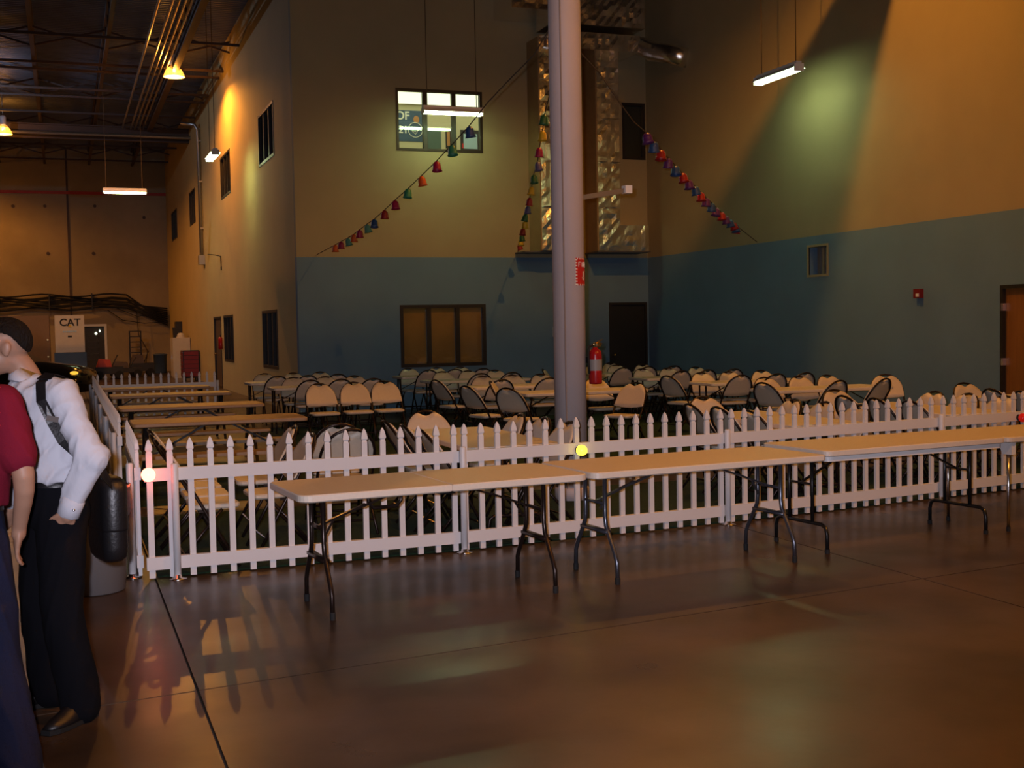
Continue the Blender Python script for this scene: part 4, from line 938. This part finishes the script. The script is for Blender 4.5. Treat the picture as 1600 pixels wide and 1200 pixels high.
def person(label, loc, rz, J, sh, tr_, hairm, sleeve_long, tall=1.0):
    r = thing('person', label, 'person', loc, rz); H = Matrix.Rotation(J['hyaw'], 3, 'Z') @ Matrix.Rotation(J.get('hpitch', 0), 3, 'X')
    nk, hc = Vector(J['neck']), Vector(J['head']); wy, cy = J['waist_y'], J['chest_y']
    tor = [(.86, 0, .165, .115), (.95, 0, .172, .12), (1.04, wy, .155, .108), (1.15, wy+.3*(cy-wy), .16, .112), (1.28, cy, .178, .122), (1.37, cy, .178, .115), (1.43, (cy+nk.y)/2, .14, .095), (1.475, nk.y, .075, .07)]
    b = MB(); b.rings([ering((0, y, z), x-.012, d-.012) for z, y, x, d in tor]); limb(b, [nk-Vector((0, .01, .06)), nk, (nk+hc)/2+Vector((0, -.012, -.0)), hc-Vector((0, .02, .02))], [.06, .058, .055, .06]); head(b, hc, H)
    for s in ('L', 'R'):
        k = -1 if s == 'L' else 1
        limb(b, [J['sh'+s], J['el'+s], J['wr'+s]], [.05, .04, .027]); hand(b, J['wr'+s], J['hd'+s], J['th'+s], .6)
        limb(b, [J['hip'+s], J['kn'+s], J['an'+s]], [.075, .05, .036]); an = Vector(J['an'+s]); td = Vector(J['toe'+s]).normalized()
        limb(b, [an-Vector((0, 0, .02)), an+td*.08-Vector((0, 0, .045)), an+td*.17-Vector((0, 0, .055))], [.03, .024, .014])
    body = organic('body', b, M['skin'], r, .0065, 4)
    for s in (-1, 1):
        T = lambda p: hc+H @ Vector(p)
        MB().ell(T((s*.031, .083, .006)), .0115, 10, 7).build('eye', M['white'], body, True); MB().ell(T((s*.031, .0915, .006)), .0055, 8, 6).build('iris', M['ink'], body, True)
    hair_cap(body, hc, H, hairm)
    # upper garment
    t = MB(); t.rings([ering((0, y, z), x+.018+(.022 if z < 1.2 else 0), d+.02+(.028 if z < 1.2 else 0), 24) for z, y, x, d in tor if .99 < z < 1.46] + [ering((0, nk.y-.005, 1.47), .085, .08, 24)])
    for s in ('L', 'R'):
        a, e, w_ = Vector(J['sh'+s]), Vector(J['el'+s]), Vector(J['wr'+s])
        t.ell(a, .07, 14, 10); k_ = 1 if a.x > 0 else -1; limb(t, [(k_*.05, nk.y-.015, 1.452), (k_*.11, (nk.y+a.y)/2-.005, 1.432), tuple(a)], [.045, .058, .068])
        if sleeve_long: limb(t, [a, (a+e)/2, e, e.lerp(w_, .5), w_], [.068, .064, .066, .058, .044]); t.ell(e+(e-(a+w_)/2).normalized()*.012, .07, 12, 9)
        else: q = a.lerp(e, .72); limb(t, [a, q], [.074, .072])
    up = organic('shirt', t, sh, r, .008, 8); crease(up, .013 if sleeve_long else .006, (5, 5, 6.5))
    if sleeve_long:
        for s in ('L', 'R'):
            e, w_ = Vector(J['el'+s]), Vector(J['wr'+s]); d = (w_-e).normalized()
            cf = MB(); cf.tube([w_-d*.055, w_-d*.05, w_+d*.02, w_+d*.022], [.045, .049, .047, .04], 18); cf.build('cuff', sh, up, True)
            sd = Vector((-1, 0, 0)) if s == 'L' else Vector((1, 0, 0)); MB().ell(w_-d*.02+(sd-d*sd.dot(d)).normalized()*.05, .007, 8, 6).build('cufflink', M['chrome'], up, True)
    # collar
    cl = MB(); h = .05 if sleeve_long else .035; n = 20
    lo = ering((0, nk.y-.005, 1.462), .080, .075, n, 1, .35); hi = [(x*.80, nk.y+.012+(y-nk.y)*.82, z+h) for x, y, z in lo]; out = [(x*1.16, nk.y+(y-nk.y)*1.14, z-.012) for x, y, z in lo]
    cl.rings([lo, hi, out], cap=False); cl.build('collar', sh, up, True)
    # trousers
    p = MB(); p.rings([ering((0, 0, .84), .16, .12, 24), ering((0, 0, .9), .182, .138, 24), ering((0, .3*wy, .98), .178, .132, 24), ering((0, wy, 1.045), .168, .125, 24)])
    for s in ('L', 'R'):
        hp, kn, an = Vector(J['hip'+s]), Vector(J['kn'+s]), Vector(J['an'+s])
        limb(p, [hp, hp.lerp(kn, .5), kn, kn.lerp(an, .5), an-Vector((0, 0, .02))], [.108, .1, .09, .086, .088], 18)
    tro = organic('trousers', p, tr_, r, .010, 8); crease(tro, .008, (6, 6, 3))
    MB().rings([ering((0, wy, 1.02), .176, .134, 28), ering((0, wy, 1.055), .174, .131, 28), ering((0, wy, 1.055), .166, .124, 28), ering((0, wy, 1.02), .166, .124, 28)], cap=False).build('belt', M['leather'], tro, True)
    bk = MB().b2((-.022, wy+.13, 1.02), (.022, wy+.14, 1.056)).build('buckle', M['chrome'], tro)
    for s in ('L', 'R'):
        an = Vector(J['an'+s]); td = Vector(J['toe'+s]).normalized(); q = Vector((an.x, an.y, 0)); S = MB(); sd = Vector((-td.y, td.x, 0))
        pr = [(-.075, .028, .07), (-.06, .038, .1), (0, .043, .12), (.06, .045, .105), (.12, .048, .07), (.17, .042, .055), (.21, .022, .04)]
        S.rings([[tuple(q+td*x+sd*(hw*math.cos(2*PI*j/14))+Vector((0, 0, .02+(h_-.02)*max(0, math.sin(2*PI*j/14))))) for j in range(14)] for x, hw, h_ in pr])
        so = S.build('shoe', M['leather'], r, True)
        MB().rings([[tuple(q+td*x*1.03+sd*(hw*1.1*math.cos(2*PI*j/14))+Vector((0, 0, .002 if math.sin(2*PI*j/14) < 0 else .022))) for j in range(14)] for x, hw, h_ in pr]).build('sole', M['rubber'], so)
    return r, up
JW = dict(neck=(0, .095, 1.475), head=(0, .19, 1.605), hyaw=-.22, hpitch=-.08, waist_y=.015, chest_y=.04,
    shL=(-.185, .0, 1.405), elL=(-.265, -.075, 1.145), wrL=(-.212, .0, .925), hdL=(.42, .2, -.9), thL=(.2, .9, .2),
    shR=(.185, .02, 1.405), elR=(.25, .0, 1.13), wrR=(.24, .12, .93), hdR=(0, .35, -.9), thR=(-.4, .9, .3),
    hipL=(-.095, 0, .90), knL=(-.115, .02, .5), anL=(-.115, -.045, .085), toeL=(-.55, .83, 0), hipR=(.095, 0, .90), knR=(.155, .04, .5), anR=(.2, .0, .085), toeR=(.25, .97, 0))
man, shirt = person('person in a white dress shirt and black trousers with a hand in the pocket', (-.055, 5.6, 0), math.radians(105), JW, M['shirt'], M['trousers'], M['hair'], True)
JR = dict(neck=(0, .03, 1.485), head=(0, .075, 1.625), hyaw=-.3, hpitch=-.05, waist_y=.0, chest_y=.01,
    shL=(-.19, .0, 1.41), elL=(-.26, -.02, 1.14), wrL=(-.22, .16, .99), hdL=(.35, .5, -.6), thL=(.5, .5, .6),
    shR=(.19, .0, 1.41), elR=(.262, -.03, 1.15), wrR=(.215, .06, .95), hdR=(-.2, .2, -.95), thR=(-.3, .9, .1),
    hipL=(-.09, 0, .90), knL=(-.12, .03, .5), anL=(-.15, .0, .085), toeL=(-.3, .95, 0), hipR=(.085, 0, .90), knR=(.13, -.0, .5), anR=(.225, -.1, .085), toeR=(-.45, .9, 0))
person('person in a maroon polo shirt and navy trousers with arms bent at the sides', (-.40, 4.86, 0), math.radians(-14), JR, M['maroon'], M['denim'], M['hair'], False)
# shoulder bag with its strap, carried by the person in the white shirt
bag = thing('shoulder_bag', 'black leather shoulder bag on a buckled strap behind the white-shirted person', 'bag', (-.055, 5.6, 0), math.radians(105))
P = rrect(.15, .055, .05, 5)
MB().rings([[(.02+x*k, -.225+y*k, z) for x, y in P] for k, z in ((.7, .66), (.92, .68), (1, .73), (1, .95), (.93, 1.0), (.7, 1.02))]).build('bag_body', M['leather'], bag, True)
MB().rings([[(.02+x*k, -.225+y*k, z) for x, y in P] for k, z in ((1.03, .80), (1.04, .81), (1.04, .97), (.97, 1.012), (.7, 1.03))]).build('flap', M['leather'], bag, True)
MB().box((.0, -.285, .82), (.04, .012, .04)).build('clasp', M['chrome'], bag)
def strap(P, w_, name, m, par):
    mb = MB(); V = []
    P = [(Vector(p), Vector(n_).normalized()) for p, n_ in P]
    for i, (p, n_) in enumerate(P):
        d = (P[min(i+1, len(P)-1)][0]-P[max(i-1, 0)][0]).normalized(); s = d.cross(n_).normalized()
        V.append([tuple(p-s*w_/2), tuple(p+s*w_/2), tuple(p+s*w_/2+n_*.004), tuple(p-s*w_/2+n_*.004)])
    return mb.rings(V).build(name, m, par)
SP = [((-.10, -.225, .98), (-.2, -1, 0)), ((-.165, -.16, 1.06), (-1, -.5, .1)), ((-.212, -.06, 1.14), (-1, -.1, .1)), ((-.222, .02, 1.22), (-1, .1, .1)), ((-.225, .06, 1.3), (-1, .3, .1)), ((-.205, .095, 1.39), (-.7, .7, .4)), ((-.165, .085, 1.462), (-.4, .4, .9)), ((-.125, .04, 1.49), (-.1, 0, 1)), ((-.10, -.03, 1.47), (0, -.5, .9)), ((-.07, -.09, 1.38), (0, -1, .3)), ((-.02, -.135, 1.2), (0, -1, .1)), ((.08, -.2, 1.03), (.2, -1, 0)), ((.12, -.225, .97), (0, -1, 0))]
strap(SP, .042, 'strap', M['leather'], bag)
MB().box((-.232, .062, 1.315), (.012, .05, .022), Matrix.Rotation(.25, 3, 'X')).build('strap_buckle', M['chrome'], bag)
strap([((-.155, .07, 1.476), (-.3, .3, .9)), ((-.125, .035, 1.497), (-.1, 0, 1)), ((-.10, -.03, 1.478), (0, -.5, .9))], .065, 'shoulder_pad', M['leather'], bag)
